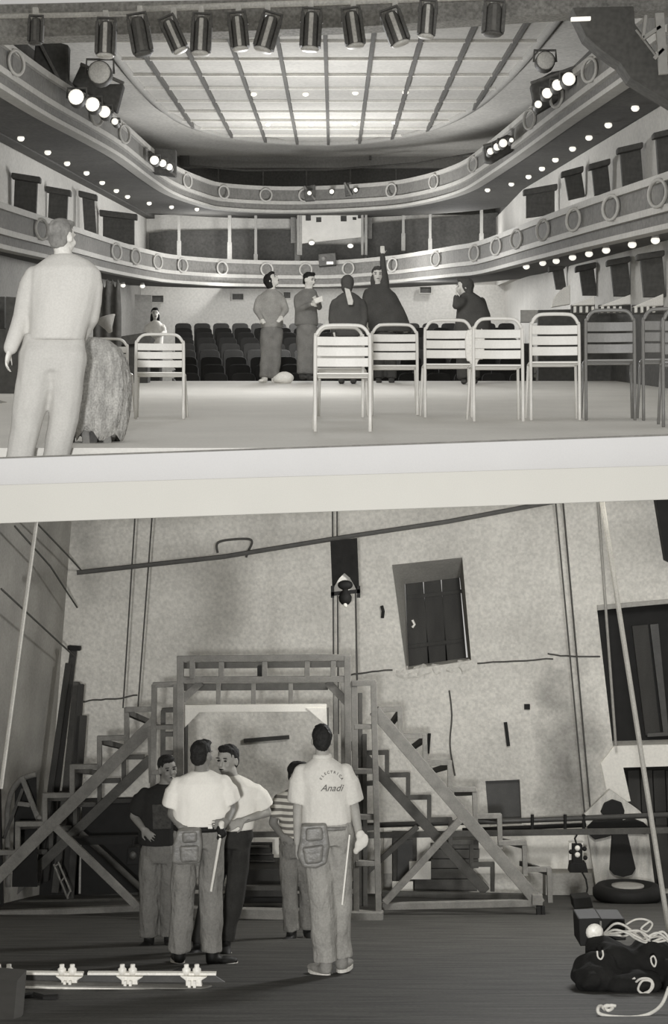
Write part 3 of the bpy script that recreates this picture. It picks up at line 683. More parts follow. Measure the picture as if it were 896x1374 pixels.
def foot(mb, an, d, k=1.0, r=.045):
    d = V(d).normalized(); s = d.cross(V((0,0,1)))
    rot = Matrix((s, d, V((0,0,1)))).transposed()
    mb.ell(an+d*.02*k+V((0,0,-.045)), (.043*k,.065*k,.040*k), rot); mb.ell(an+d*.095*k+V((0,0,-.052)), (.047*k,.085*k,.032*k), rot); mb.ell(an+d*.15*k+V((0,0,-.058)), (.043*k,.05*k,.025*k), rot)
    mb.limb([an+V((0,0,.04)), an+V((0,0,-.03))], [.045*k,.045*k])
def person(label, Y, yaw, fy, hd, rows, arms, legs, m, hstyle='short', face=True, headyaw=None, pitch=0, roll=0, vox=.0095, group=None, hairm=None, extra=None, fold=.006, headk=1.0, bodyrows=None):
    """rows: (px,py,half width px,half depth m) from collar to hem; arms/legs in image px with depth offsets"""
    root = thing('person', label, 'person', V((P(hd[0],0,Y).x, Y, fy)), group)
    S = FPX/Y
    pt = lambda q: P(q[0], q[1], Y+(q[2] if len(q) > 2 else 0))
    body = MB(); shirt = MB(); tr = MB()
    hc = pt(hd[:2]+((hd[3],) if len(hd) > 3 else ())); hh = hd[2]/S
    hy = yaw if headyaw is None else headyaw
    at, R, k = head(body, hc, hh, hy, pitch, roll)
    nb = P(rows[0][0], rows[0][1]+2, Y)
    body.limb([at(0,.025,-.05), nb, nb+V((0,0,-.06))], [.052*k,.056*k,.06*k])
    torso(body, rows, Y, 0, .86, -.004)
    torso(shirt, rows, Y, 0)
    for a in arms:
        sh, el, wr = pt(a['s']), pt(a['e']), pt(a['w'])
        g = a.get('g', 1.0)
        body.limb([sh, el, wr], [.052*g,.040*g,.027*g])
        d = a.get('d'); d = (pt(d)-wr) if d is not None else (wr-el)
        hand(body, wr, d, a.get('n', (0,1,0)), a.get('k',1.0)*hh/.235*.95, a.get('c', .5), a.get('t', 1))
        sl = a.get('sl', 'short'); rs = a.get('r', .075)
        if sl == 'short':
            f = a.get('f', .72); q = sh.lerp(el, f); shirt.limb([sh, sh.lerp(el,.3)], [rs*.74, rs*.97]); shirt.tube([sh.lerp(el,.2), q], [rs, rs*1.02], 14)
        elif sl == 'long':
            shirt.limb([sh, sh.lerp(el,.25), sh.lerp(el,.6), el, el.lerp(wr,.93)], [rs*.74, rs*.92, rs*.88, rs*.74, rs*.55])
    shoes = []
    for l in legs:
        hp_, kn, an = pt(l['h']), pt(l['k']), pt(l['a'])
        body.limb([hp_, kn, an], [.075,.05,.036]); 
        rr = l.get('r', (.095,.082,.078))
        cu = an+(kn-an)*.03
        tr.limb([hp_, hp_.lerp(kn,.5)], [rr[0], (rr[0]+rr[1])/2]); tr.limb([hp_.lerp(kn,.5), kn], [(rr[0]+rr[1])/2, rr[1]])
        tr.limb([kn, kn.lerp(cu,.8)], [rr[1], rr[2]]); tr.tube([kn.lerp(cu,.7), cu], [rr[2], rr[2]*1.02], 14)
        fd = V(l.get('d', (0,-1,0)))
        foot(body, an, fd, .85)
        if 'shoe' in m:
            sm = MB(); foot(sm, an, fd, 1.06); so = fuse(sm, 'shoe', m['shoe'], root, .009, 2)
            if m.get('sole'):
                q = MB(); d = fd.normalized(); s = d.cross(V((0,0,1)))
                pts = []
                for j in range(16):
                    t = 2*math.pi*j/16; pts.append(an+d*(.085+.125*math.cos(t))+s*(.052*math.sin(t))+V((0,0,-.092)))
                q.prism(pts, (0,0,.024)).build('sole', m['sole'], so)
    if legs:
        hr = rows[-1]; lh = [pt(l['h']) for l in legs]
        mid = sum(lh, V((0,0,0)))/len(lh); wpx = hr[2]
        up = V((mid.x, mid.y, P(0,hr[1],Y).z))
        wd = m.get('waist', .155)
        tr.loft([ringe(up+V((0,0,.05)), wd*.94, .105), ringe(up, wd, .115), ringe(mid, wd*1.08, .128), ringe(mid+V((0,0,-.09)), wd*.98, .112)])
    bo = fuse(body, 'body', m['skin'], root, vox, 3)
    if face: facebits(root, at, R, k)
    hairdo(root, at, R, k, hairm or hair, hstyle, max(.008, vox))
    so = fuse(shirt, 'shirt', m['shirt'], root, vox*1.15, 3, fold, 9)
    if legs: fuse(tr, 'trousers', m['trousers'], root, vox*1.15, 3, fold*2.4, 7, stretch=(1,1,.55))
    return root, at, R, k, so

def fly(Y): return FL(Y)
# --- front worker, back turned, lettered shirt
Y1 = 12.77
p1, *_ , sh1 = person('worker seen from behind in a pale lettered work shirt', Y1, 180, fly(Y1), (432,993,40),
  [(432,1016,12,.06),(433,1022,20,.085),(433,1032,32,.115),(435,1050,33,.13),(437,1075,33,.125),(438,1095,34,.125),(438,1105,34,.122)],
  [dict(s=(405,1036),e=(400,1086,.03),w=(399,1130,-.02),d=(397,1150,-.03),n=(1,0,0),c=.4,r=.085,f=.80),
   dict(s=(463,1036),e=(475,1086,.03),w=(482,1122,-.03),d=(485,1142,-.04),n=(-1,0,0),c=.9,t=-1,r=.085,f=.80)],
  [dict(h=(422,1116),k=(431,1195,-.02),a=(437,1293),d=(-.55,.8,0),r=(.100,.093,.088)), dict(h=(455,1116),k=(455,1195,.06),a=(458,1287,.1),d=(.3,1,0),r=(.098,.085,.078))],
  dict(skin=skin, shirt=khaki_shirt, trousers=chino, shoe=shoe_l, sole=sole, waist=.172), 'short', False, vox=.0085)
collar = MB(); collar.loft([ringe(P(432,1018,Y1), .073, .07), ringe(P(432,1012,Y1), .066, .064)]); collar.build('collar', khaki_shirt, sh1, True)
def pouch(root, pts, Y, dep, m=leather, name='tool_pouch'):
    mb = MB().prism(pix(pts, Y), (0,dep,0)); o = mb.build(name, m, root, bevel=.02); o.modifiers['bevel'].segments = 3; return o
po = pouch(p1, [(404,1108),(438,1106),(442,1135),(438,1160),(424,1166),(406,1165),(399,1150),(402,1128)], Y1-.19, .12)
pouch(po, [(405,1138),(434,1134),(432,1158),(410,1161)], Y1-.23, .05, leather, 'pocket')
pouch(po, [(410,1112),(432,1110),(434,1128),(410,1130)], Y1-.215, .04, leather, 'flap')
MB().loft([ringe(P(438,1111,Y1), .182, .136), ringe(P(438,1106,Y1), .180, .134)]).build('belt', leather, p1, True)
MB().loft([ringe(P(399.6,1128,Y1), .034, .034, 0, 12), ringe(P(399.6,1125.5,Y1), .034, .034, 0, 12)]).build('wristband', black, p1)
# lettering on the shirt back
def text_mesh(txt, loc, size, root, m, shear=0.0, rotz=0.0, name='lettering', extrude=.0015):
    c = bpy.data.curves.new('t', 'FONT'); c.body = txt; c.size = size; c.align_x = 'CENTER'; c.shear = shear; c.extrude = extrude; c.offset = .0004
    o = bpy.data.objects.new('t', c); COL.objects.link(o)
    dg = bpy.context.evaluated_depsgraph_get(); me = bpy.data.meshes.new_from_object(o.evaluated_get(dg)); bpy.data.objects.remove(o); bpy.data.curves.remove(c)
    me.transform(Matrix.Rotation(math.pi/2, 4, 'X') @ Matrix.Rotation(rotz, 4, 'Z'))
    me.name = name
    return link(name, me, m, root, V(loc)-wloc(root))
YB = Y1-.148
text_mesh('Anadi', P(444.5,1061.5,YB), .066, sh1, ink, .4)
arcw = 'ELECTRICA'
for i, chx in enumerate(arcw):
    a = math.radians(62-124*i/(len(arcw)-1))
    text_mesh(chx, P(444.5-math.sin(a)*14.5, 1053-math.cos(a)*15.5, YB), .025, sh1, ink, 0, a)
# held rag and rule
rag = MB()
for (x,y,r) in ((484,1122,.035),(488,1128,.04),(482,1134,.035),(478,1142,.022)): rag.ell(P(x,y,Y1-.10), (r,.02,r*1.3))
tag(fuse(rag, 'work_glove', khaki_shirt, None, .009, 2, .008, 20), 'pale crumpled glove held by the worker with the lettered shirt', 'glove')
one(MB().beam(P(469,1120,Y1-.2), P(459,1214,Y1-.2), .011, .01), 'folding_rule', white_wood, 'thin pale rule hanging from the lettered worker\'s belt', 'rule')
# --- worker in white tee from behind
Y2 = 13.7
p2, *_ , sh2 = person('worker seen from behind in a plain white tee with tool belt', Y2, 170, fly(Y2), (271,1013,39),
  [(271,1034,13,.065),(270,1040,26,.09),(270,1050,37,.125),(269,1066,39,.14),(270,1085,40,.14),(270,1100,39,.14),(270,1107,38,.138)],
  [dict(s=(240,1054),e=(231,1092,.02),w=(243,1110,-.10),d=(252,1116,-.14),n=(0,1,0),c=.3,r=.095,f=.75),
   dict(s=(300,1052),e=(310,1087,.04),w=(305,1102,-.15),d=(298,1104,-.18),n=(0,1,0),c=.5,t=-1,r=.095,f=.70)],
  [dict(h=(251,1120),k=(245,1195),a=(241,1279),d=(-.25,.9,0),r=(.105,.092,.086)), dict(h=(284,1120),k=(283,1195),a=(284,1281,-.05),d=(.9,.35,0),r=(.105,.092,.086))],
  dict(skin=skin_d, shirt=tee, trousers=denim, shoe=shoe_d, sole=sole, waist=.19), 'short', False, headyaw=150, vox=.009)
MB().loft([ringe(P(268,1113,Y2), .205, .148), ringe(P(268,1106,Y2), .204, .147)]).build('belt', black, p2, True)
MB().prism(quad((279,1107),(285,1112),Y2-.16), (0,.015,0)).build('buckle', white_p, p2)
po = pouch(p2, [(238,1114),(269,1113),(271,1136),(268,1159),(240,1161),(230,1158),(231,1136)], Y2-.23, .12)
pouch(po, [(240,1136),(266,1135),(266,1157),(242,1158)], Y2-.27, .05, leather, 'pocket'); pouch(po, [(244,1117),(264,1116),(264,1131),(244,1132)], Y2-.255, .04, leather, 'flap')
one(MB().limb([P(297,1105,Y2-.2), P(296,1120,Y2-.22)], [.022,.02]).tube([P(296,1120,Y2-.22), P(283,1196,Y2-.22)], [.012,.009], 8), 'hammer', white_wood, 'pale handled hammer hanging on the white tee worker\'s belt', 'hammer')
one(MB().limb([P(295,1112,Y2-.2), P(298,1118,Y2-.21), P(294,1124,Y2-.21)], [.03,.035,.02]), 'tool_holster', black, 'black tool holster on the right hip of the white tee worker', 'holster')
# --- facing worker in white tee and dark trousers
Y3 = 14.7
p3, *_ , sh3 = person('worker facing the camera in white tee and dark trousers', Y3, -15, fly(Y3), (305,1020,40),
  [(310,1040,11,.06),(313,1046,20,.085),(318,1054,31,.115),(318,1070,32,.125),(316,1090,30,.12),(314,1104,28,.12),(313,1113,27,.118)],
  [dict(s=(343,1061),e=(358,1090,.05),w=(326,1101,-.20),d=(312,1107,-.22),n=(0,1,-.4),c=.15,t=-1,r=.085,f=.75),
   dict(s=(289,1060,.1),e=(280,1095,.15),w=(282,1125,.1),n=(1,0,0),r=.085,f=.7)],
  [dict(h=(300,1122),k=(285,1195,.1),a=(266,1266,.1),d=(-.3,-1,0),r=(.095,.08,.07)), dict(h=(322,1122),k=(317,1190),a=(302,1264),d=(.1,-1,0),r=(.10,.085,.072))],
  dict(skin=skin, shirt=tee, trousers=blacktr, shoe=shoe_d, sole=sole, waist=.16), 'short', True, headyaw=-28, vox=.0085)
MB().loft([ringe(P(330.5,1099.7,Y3-.178), .012, .034, 20, 12), ringe(P(333,1098.8,Y3-.165), .012, .034, 20, 12)]).build('watch', iron, p3)
MB().prism(quad((314,1068),(318,1076),Y3-.14), (0,.02,0)).build('chest_print', print_m, sh3)
# --- black tee worker
Y4 = 15.5
p4, at4, R4, k4, sh4 = person('worker in a black printed tee with a cigarette, hand on hip', Y4, 15, fly(Y4), (225,1032,36),
  [(222,1051,11,.06),(220,1057,20,.08),(217,1064,28,.11),(215,1080,28,.125),(213,1100,27,.12),(212,1120,27,.12),(213,1133,27,.12)],
  [dict(s=(195,1066),e=(180,1095,.02),w=(192,1112,-.13),d=(199,1119,-.16),n=(0,1,0),c=.3,t=1,r=.085,f=.85),
   dict(s=(240,1066,.05),e=(247,1098,.1),w=(243,1125,.02),n=(-1,0,0),t=-1,r=.085,f=.7)],
  [dict(h=(203,1142),k=(200,1200),a=(200,1258),d=(-.3,-1,0),r=(.10,.088,.082)), dict(h=(228,1142),k=(228,1200),a=(227,1258),d=(.2,-1,0),r=(.10,.088,.082))],
  dict(skin=skin_d, shirt=black_tee, trousers=denim_d, shoe=shoe_d, waist=.165), 'short', True, headyaw=25, roll=-6, vox=.009)
MB().prism(pix([(204,1080),(229,1079),(229,1112),(205,1113)], Y4-.135), (0,.03,0)).build('chest_print', print_m, sh4, bevel=.004)
one(MB().tube([at4(0.005,-.098,-.062), at4(.02,-.16,-.085)], .006, 8), 'cigarette', white_p, 'white cigarette in the mouth of the black tee worker', 'cigarette')
# --- striped shirt worker behind
Y5 = 16.2
m_str = bpy.data.materials.new('striped_cotton'); m_str.use_nodes = True
nt = m_str.node_tree; N = nt.nodes; tcx = N.new('ShaderNodeTexCoord'); wv = N.new('ShaderNodeTexWave'); wv.wave_type = 'BANDS'; wv.bands_direction = 'Z'; wv.inputs['Scale'].default_value = 5.6; wv.inputs['Distortion'].default_value = .6
rp = N.new('ShaderNodeValToRGB'); rp.color_ramp.elements[0].position = .42; rp.color_ramp.elements[1].position = .52
rp.color_ramp.elements[0].color = (.17,.16,.14,1); rp.color_ramp.elements[1].color = (.68,.65,.57,1)
nt.links.new(tcx.outputs['Object'], wv.inputs['Vector']); nt.links.new(wv.outputs['Fac'], rp.inputs[0]); nt.links.new(rp.outputs[0], N['Principled BSDF'].inputs['Base Color']); N['Principled BSDF'].inputs['Roughness'].default_value = .9
person('worker in a striped shirt standing behind the lettered shirt', Y5, 30, fly(Y5), (401,1040,35),
  [(398,1058,10,.06),(396,1063,18,.08),(394,1070,25,.11),(396,1085,24,.12),(397,1105,23,.115),(397,1128,23,.11)],
  [dict(s=(375,1073),e=(366,1104,-.02),w=(378,1121,-.12),d=(386,1127,-.14),n=(0,1,0),c=.3,r=.08,f=.75),
   dict(s=(414,1070,.05),e=(420,1100,.05),w=(416,1122,-.05),n=(-1,0,0),t=-1,r=.08,f=.7)],
  [dict(h=(388,1136),k=(388,1195),a=(391,1251),d=(-.4,-1,0),r=(.092,.076,.07)), dict(h=(407,1136),k=(411,1195,.1),a=(413,1246,.15),d=(.2,-1,0),r=(.092,.076,.07))],
  dict(skin=skin_d, shirt=m_str, trousers=denim, shoe=shoe_d, sole=sole, waist=.15), 'short', True, headyaw=50, vox=.0095)

# ================================================================== SETTING: upper place (theatre)
VU = 451.0                                            # eye line of the raked stage
YE = 11.57                                            # front edge of the stage floor
def pu(px, Y, h): return V(((px-CX)/FPX*Y, Y, FU(Y)+.723+h))       # h metres above the upper eye line
struct(MB().prism([V((-7,YE,FU(YE))), V((7,YE,FU(YE))), V((7,28.9,FU(28.9))), V((-7,28.9,FU(28.9)))], (0,0,-.12)).build('floor', u_floor), 'pale raked theatre stage floor')
struct(MB().prism([V((-3.2,YF+.2,-.03)), V((-1.3,YF+.2,-.03)), V((-1.3,YE-.02,-.03)), V((-3.2,YE-.02,-.03))], (0,0,.03)).build('floor', u_floor), 'lower step in front of the theatre stage')
struct(MB().prism([V((-7,28.95,FU(28.9)-1.4)), V((7,28.95,FU(28.9)-1.4)), V((7,52,FU(52)-.5)), V((-7,52,FU(52)-.5))], (0,0,-.1)).build('floor', u_black), 'dark stalls floor beyond the stage')
C1 = 101*48/FPX; C2 = 182*48/FPX; CC = 12480/FPX      # heights over eye line: tier 1 rail, tier 2 lower band, ceiling
t1 = [(-60,250,25.2),(0,272,27.1),(60,292,30.5),(100,305,33.2),(150,322,37.6),(200,336,42.2),(240,343,44.9),(330,349,47.5),(440,350,48),(520,344,46.6),(560,338.5,44.4),(610,330,40.6),(650,322,37.6),(720,295,31),(800,265,26),(896,232,22.1),(980,203,19.5)]
t2 = [(-50,55,22),(0,90,24.2),(60,130,27.2),(120,165,30.5),(160,190,33.5),(200,222,38.1),(230,243,42),(270,259,45.6),(300,266,47.3),(370,270,48.2),(440,269,48),(520,264,46.8),(560,258,45.2),(596,249,43.2),(625,238,41),(650,222,38.1),(700,185,32.8),(765,134,27.6),(830,85,23.9),(900,32,21)]
def dens(t, n=5): return [P(x,y,Y) for x,y,Y in catmull(t, n)]
R1, R2 = dens(t1), dens(t2)
def normals(path):
    out = []
    for i in range(len(path)):
        a = path[max(i-1,0)]; b = path[min(i+1,len(path)-1)]; t = V((b.x-a.x, b.y-a.y, 0)).normalized(); out.append(V((-t.y, t.x, 0)))
    return out
N1, N2 = normals(R1), normals(R2)
def sweep(path, nr, prof):
    """prof: closed list of (outward offset, height)"""
    mb = MB(); n = len(prof); vs = []; fs = []
    for p, q in zip(path, nr):
        for o, h in prof: vs.append(p+q*o+V((0,0,h+.0983*q.y*max(o-.3,0))))
    for i in range(len(path)-1):
        for k in range(n): fs.append((i*n+k, i*n+(k+1) % n, (i+1)*n+(k+1) % n, (i+1)*n+k))
    fs.append(tuple(range(n))); fs.append(tuple(reversed(range((len(path)-1)*n, len(path)*n))))
    return mb.add(vs, fs)
def rect(o0, o1, h0, h1): return [(o0,h0),(o1,h0),(o1,h1),(o0,h1)]
def tier(label, R, Nn, z0, soff):
    """z0: offset that puts the top of the rail at its height"""
    r = thing('balcony', label, 'balcony', V((0,46,R[len(R)//2].z-1)))
    sweep(R, Nn, rect(-.06,.22,z0-.10,z0)).build('top_rail', u_mould, r)
    sweep(R, Nn, rect(.0,.12,z0-.39,z0-.10)).build('front_panel', u_panel, r)
    sweep(R, Nn, rect(-.05,.14,z0-.48,z0-.39)).build('middle_moulding', u_mould, r)
    sweep(R, Nn, rect(.02,.14,z0-.63,z0-.48)).build('lower_panel', u_panel, r)
    sweep(R, Nn, rect(-.05,.16,z0-.70,z0-.63)).build('lower_moulding', u_mould, r)
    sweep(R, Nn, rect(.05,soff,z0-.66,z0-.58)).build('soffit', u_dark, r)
    return r
T1 = tier('lower curved balcony with cream mouldings and ring ornaments', R1, N1, 0.0, 2.4)
T2 = tier('upper curved balcony with cream mouldings below the ceiling', R2, N2, .39, 2.6)
def at_px(R, Nn, px):
    best = None
    for i in range(len(R)-1):
        a = R[i].x/R[i].y*FPX+CX; b = R[i+1].x/R[i+1].y*FPX+CX
        if (a-px)*(b-px) <= 0:
            t = (px-a)/(b-a) if b != a else 0; return R[i].lerp(R[i+1], t), Nn[i].lerp(Nn[i+1], t).normalized()
    return R[0], Nn[0]
def ring(root, R, Nn, px, dz, rad):
    p, n = at_px(R, Nn, px); c = p-n*.10+V((0,0,dz)); n = (n+V((0,.55,0))).normalized(); t = V((n.y, -n.x, 0))
    pts = [c+t*(rad*math.cos(a))+V((0,0,rad*1.05*math.sin(a))) for a in [2*math.pi*k/20 for k in range(20)]]
    MB().tube(pts, .026, 6, True).build('ring', u_mould, root, True)
for x in (48,150,176,206,240,294,356,410,470,531,590,642,672,700,736,778,829,893): ring(T1, R1, N1, x, -.245, .16)
for x in (12,122,160,246,296,355,410,529,587,640,718,755,800): ring(T2, R2, N2, x, .145, .16)
# small dark bead course near the viewer
# bulbs under both balconies
ORD = ['first','second','third','fourth','fifth','sixth','seventh','eighth','ninth','tenth','eleventh','twelfth','thirteenth','fourteenth','fifteenth','sixteenth','seventeenth','eighteenth','nineteenth','twentieth','twenty-first','twenty-second','twenty-third','twenty-fourth']
bulb_me = None; bulb_n = {}
def bulb(p, side, row):
    global bulb_me
    k_ = bulb_n[(side,row)] = bulb_n.get((side,row), -1)+1
    o = thing('soffit_bulb', 'small glowing bulb under the %s balcony, %s from the %s' % (row, ORD[k_], {'left':'left edge','right':('right edge' if row == 'upper' else 'hooded figure')}[side]), 'bulb', p-V((0,0,.09)), 'bulbs under the %s balcony, %s' % (row, side))
    if bulb_me is None:
        b = MB().ell((0,0,.035), (.062,.062,.05), None, 10, 6); bulb_me = (b.mesh('globe'), MB().lathe([(.05,.06),(.05,.10),(.03,.12)], (0,0,0), 10).mesh('socket'))
        bulb_me[0].materials.append(glow); bulb_me[1].materials.append(u_mould)
    for nm, me in zip(('globe','socket'), bulb_me):
        c = bpy.data.objects.new(nm, me); COL.objects.link(c); c.parent = o
    return o
hs2 = C2+.39-.66
for x, y in ((28,183),(64,202),(90,217),(116,230),(137,243),(156,254),(171,262),(200,271),(230,276),(264,279)):
    Y = hs2*FPX/(VU-y); bulb(P(x,y,Y)+V((0,0,.02)), 'left', 'upper')
for x, y in ((852,142),(816,165),(790,182),(768,197),(745,212),(727,224),(709,235),(686,245),(654,253)):
    Y = hs2*FPX/(VU-y); bulb(P(x,y,Y)+V((0,0,.02)), 'right', 'upper')
hs1 = C1-.66
for x, y in ((143,379),(165,380),(191,381)):
    Y = min(46, max(28, hs1*FPX/(VU-y))); bulb(P(x,y,Y*.96), 'left', 'lower')
for x, y in ((706,354),(728,349),(746,346),(768,341),(790,336),(813,331),(848,323),(879,317)):
    Y = at_px(R1, N1, x)[0].y; bulb(P(x,y,Y*1.05), 'right', 'lower')
# walls
def hwall(name, label, xy, h0, h1, m, thick=.25):
    """wall along plan points with heights above the raked eye plane"""
    mb = MB(); n = len(xy); vs = []; fs = []
    for (x, y) in xy:
        z = FU(y)+.723; vs += [V((x,y,z+h0)), V((x,y,z+h1))]
    for i in range(n-1): fs.append((2*i, 2*i+2, 2*i+3, 2*i+1))
    o = mb.add(vs, fs).build(name, m); s = o.modifiers.new('solid', 'SOLIDIFY'); s.thickness = thick; s.offset = 0
    return struct(o, label)
WL = [(-6.1,17.5),(-5.9,31),(-5.62,42),(-5.45,51)]
WR = [(4.72,51),(4.45,41),(4.9,26),(5.05,19)]
hwall('wall_left', 'cream auditorium side wall between the balconies, left', WL, C1-.6, C2-.28, u_wall)
hwall('wall_right', 'cream auditorium side wall between the balconies, right', WR, C1-.6, C2-.28, u_wall)
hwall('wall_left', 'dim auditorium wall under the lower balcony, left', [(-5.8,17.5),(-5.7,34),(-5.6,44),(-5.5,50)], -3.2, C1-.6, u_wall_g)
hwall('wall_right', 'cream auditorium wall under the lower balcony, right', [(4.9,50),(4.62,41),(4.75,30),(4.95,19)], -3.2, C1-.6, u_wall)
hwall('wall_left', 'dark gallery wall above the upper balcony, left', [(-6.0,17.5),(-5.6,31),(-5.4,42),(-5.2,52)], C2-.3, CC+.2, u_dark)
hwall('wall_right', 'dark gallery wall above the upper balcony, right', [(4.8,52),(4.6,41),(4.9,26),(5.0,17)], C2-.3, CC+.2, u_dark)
hwall('wall_back', 'cream auditorium back wall between the balconies', [(-5.6,51),(4.85,51)], C1-.7, C2-.2, u_wall)
hwall('wall_back', 'cream auditorium back wall behind the stalls', [(-5.6,50),(5.0,50)], -2.2, C1-.6, u_wall)
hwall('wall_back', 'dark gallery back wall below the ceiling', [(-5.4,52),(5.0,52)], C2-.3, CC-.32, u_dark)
hwall('wall_back', 'grey frieze above the gallery back wall', [(-5.4,51.9),(5.0,51.9)], CC-.34, CC+.1, u_wall_g)
# dark lower part of the balcony back wall, pilasters and centre box
def upix(pts, Y, d, m, name, root=None, bev=0.0): return MB().prism(pix(pts, Y), (0,d,0)).build(name, m, root, bevel=bev)
struct(upix([(200,313),(222,310),(395,308),(395,360),(200,360)], 50.6, .2, u_black, 'trim_15'), 'dark dado at the back of the lower balcony, left of the box')
struct(upix([(492,300),(600,291),(668,285),(668,350),(492,360)], 50.6, .2, u_black, 'trim_16'), 'dark dado at the back of the lower balcony, right of the box')
for i, (x, y0, y1, wpx, lb) in enumerate(((240,280,328,3.5,'first'),(308,281,330,4.5,'second'),(343,281,346,3.5,'third'),(541,278,318,3.5,'sixth'),(577,272,325,3.5,'seventh'),(646,262,318,4,'eighth'))):
    o = thing('balcony_post', 'slim cream post at the back of the lower balcony, %s from the left' % lb, 'post', P(x,y1,49.6), 'posts in the lower balcony')
    MB().prism(quad((x-wpx/2,y0-14),(x+wpx/2,y1-4),49.6), (0,.09,0)).build('shaft', u_mould, o); MB().prism(quad((x-wpx/2-.8,y1-5),(x+wpx/2+.8,y1+18),49.58), (0,.12,0)).build('base', u_mould, o)
bxr = thing('projection_box', 'white projection box with square ports at the balcony centre', 'booth', P(445,345,49.6))
holes = [pix([(a,b),(a+w_,b),(a+w_,b+h_),(a,b+h_)], 49.6) for a,b,w_,h_ in ((410,288,7,8),(424,291,7,7),(448,281,7,6),(457,289,8,8),(473,291,5,4),(480,287,6,6))]
MB().holed(pix([(402,262),(487,262),(487,318),(402,327)], 49.6), holes, (0,.08,0)).build('front', u_wh, bxr)
MB().prism(quad((404,264),(486,316),49.75), (0,.05,0)).build('port_backing', u_black, bxr)
for x in (400, 403.5, 486, 491): MB().prism(quad((x-1.6,262),(x+1.6,342),49.5), (0,.09,0)).build('post', u_mould, bxr)
MB().prism(quad((390,262),(397,326),50.3), (0,.1,0)).build('side_panel', u_wall_g, bxr); MB().prism(quad((493,262),(499,320),50.3), (0,.1,0)).build('side_panel', u_wall_g, bxr)
MB().prism(quad((403,328),(488,350),50.2), (0,.1,0)).build('dark_base', u_black, bxr)
for x, y in ((418,326),(470,330)): MB().ell(P(x,y,49.2), (.08,.05,.06)).build('small_lamp', glow, bxr, True)
# ceiling
def cpt(x, y, dz=0.0): return V((x, y, FU(y)+.723+CC+dz))
struct(MB().prism([cpt(-7,17), cpt(7,17), cpt(7,53), cpt(-7,53)], (0,0,.1)).build('ceiling', u_ceil), 'grey auditorium ceiling around the panelled field')
cb_ = [(-3.75,21),(-3.9,27),(-3.98,32),(-4.0,36),(-3.9,39.8),(-3.62,42.6),(-3.1,44.8),(-2.2,46.4),(-1.2,47.2),(-.3,47.5),(.7,47.1),(1.5,46.1),(2.2,44.7),(2.75,42.6),(3.15,40),(3.4,37),(3.55,33),(3.62,28),(3.62,21)]
cb_ = [(x, y) for x, y, _ in catmull([(a,b,0) for a,b in cb_], 4)]
cf = thing('ceiling_field', 'large pale panelled ceiling field with dark ribs', 'ceiling', cpt(0,34,-.1))
def xrange_at(y):
    xs_ = []
    for (x0,y0),(x1,y1) in zip(cb_[:-1], cb_[1:]):
        if (y0-y)*(y1-y) <= 0 and y0 != y1: xs_.append(x0+(x1-x0)*(y-y0)/(y1-y0))
    return (min(xs_), max(xs_)) if len(xs_) >= 2 else None
ribs = [-.15+.82*k_ for k_ in range(-4,5)]
rows_y = [21.05,23.0,25,27,29,31,33,35,36.9,38.9,40.7,42.4,44.0,45.6,47.2]
for ya, yb_ in zip(rows_y[:-1], rows_y[1:]):
    ea = xrange_at(ya+.02); eb = xrange_at(yb_-.02)
    if not ea: continue
    if not eb: eb = (-.3,.3)
    cols = [-9]+ribs+[9]
    for xa_, xb_ in zip(cols[:-1], cols[1:]):
        a0 = max(xa_, ea[0]); a1 = min(xb_, ea[1]); b0 = max(xa_, eb[0]); b1 = min(xb_, eb[1])
        if a1-a0 < .05: continue
        if b1-b0 < .02:
            mid = min(max((a0+a1)/2, eb[0]), eb[1]); b0 = b1 = min(max(mid, a0), a1)
        g_ = .02; z_ = -.05-random.random()*.02
        pts = [cpt(a0+g_,ya+.05,z_), cpt(a1-g_,ya+.05,z_), cpt(max(b1-g_,b0),yb_-.05,z_), cpt(b0+g_ if b1-b0 > .05 else b0,yb_-.05,z_)]
        MB().prism(pts, (0,0,.03)).build('panel', u_ceilp, cf)
for x in ribs:
    e = [y for y in [21+.1*i for i in range(265)] if xrange_at(y) and xrange_at(y)[0] < x < xrange_at(y)[1]]
    if e: MB().beam(cpt(x,21,-.10), cpt(x,max(e),-.10), .07, .08).build('rib', u_rib, cf)
for y in rows_y[1:-1]:
    e = xrange_at(y)
    if e: MB().beam(cpt(e[0],y,-.085), cpt(e[1],y,-.085), .06, .05).build('cross_batten', u_wh, cf)
MB().tube([cpt(x,y,-.05) for x,y in cb_], .10, 6).build('edge_moulding', u_mould, cf, True)
for x, y in ((-1.6,43.2),(-.55,43.2),(.5,43),(1.45,42.8),(-1.7,37.8),(-.6,37.8),(.45,37.6),(1.5,37.5)): MB().ell(cpt(x,y,-.09), (.07,.07,.04)).build('downlight', glow, cf, True)
# upper gallery railing in front of dark back wall
gr = thing('gallery_rail', 'thin dark rail across the dim upper gallery', 'railing', P(440,246,49.5))
MB().tube([P(250,222,50),P(330,229,50),P(440,228,50),P(560,219,50),P(640,205,50)], .03, 6).build('rail', u_panel, gr)
for x in (293,353,411,470,531,590): MB().tube([P(x,227,50),P(x,252,50)], .022, 6).build('post', u_panel, gr)
for x, y0, y1, wpx, lb in ((247,196,222,12,'left'),(497,198,213,3,'middle'),(640,180,212,10,'right')):
    struct(MB().prism(quad((x-wpx/2,y0),(x+wpx/2,y1),51.5), (0,.2,0)).build('trim_17' if lb == 'left' else ('trim_18' if lb == 'middle' else 'trim_19'), u_panel), 'short %s pier at the top of the gallery wall' % lb)
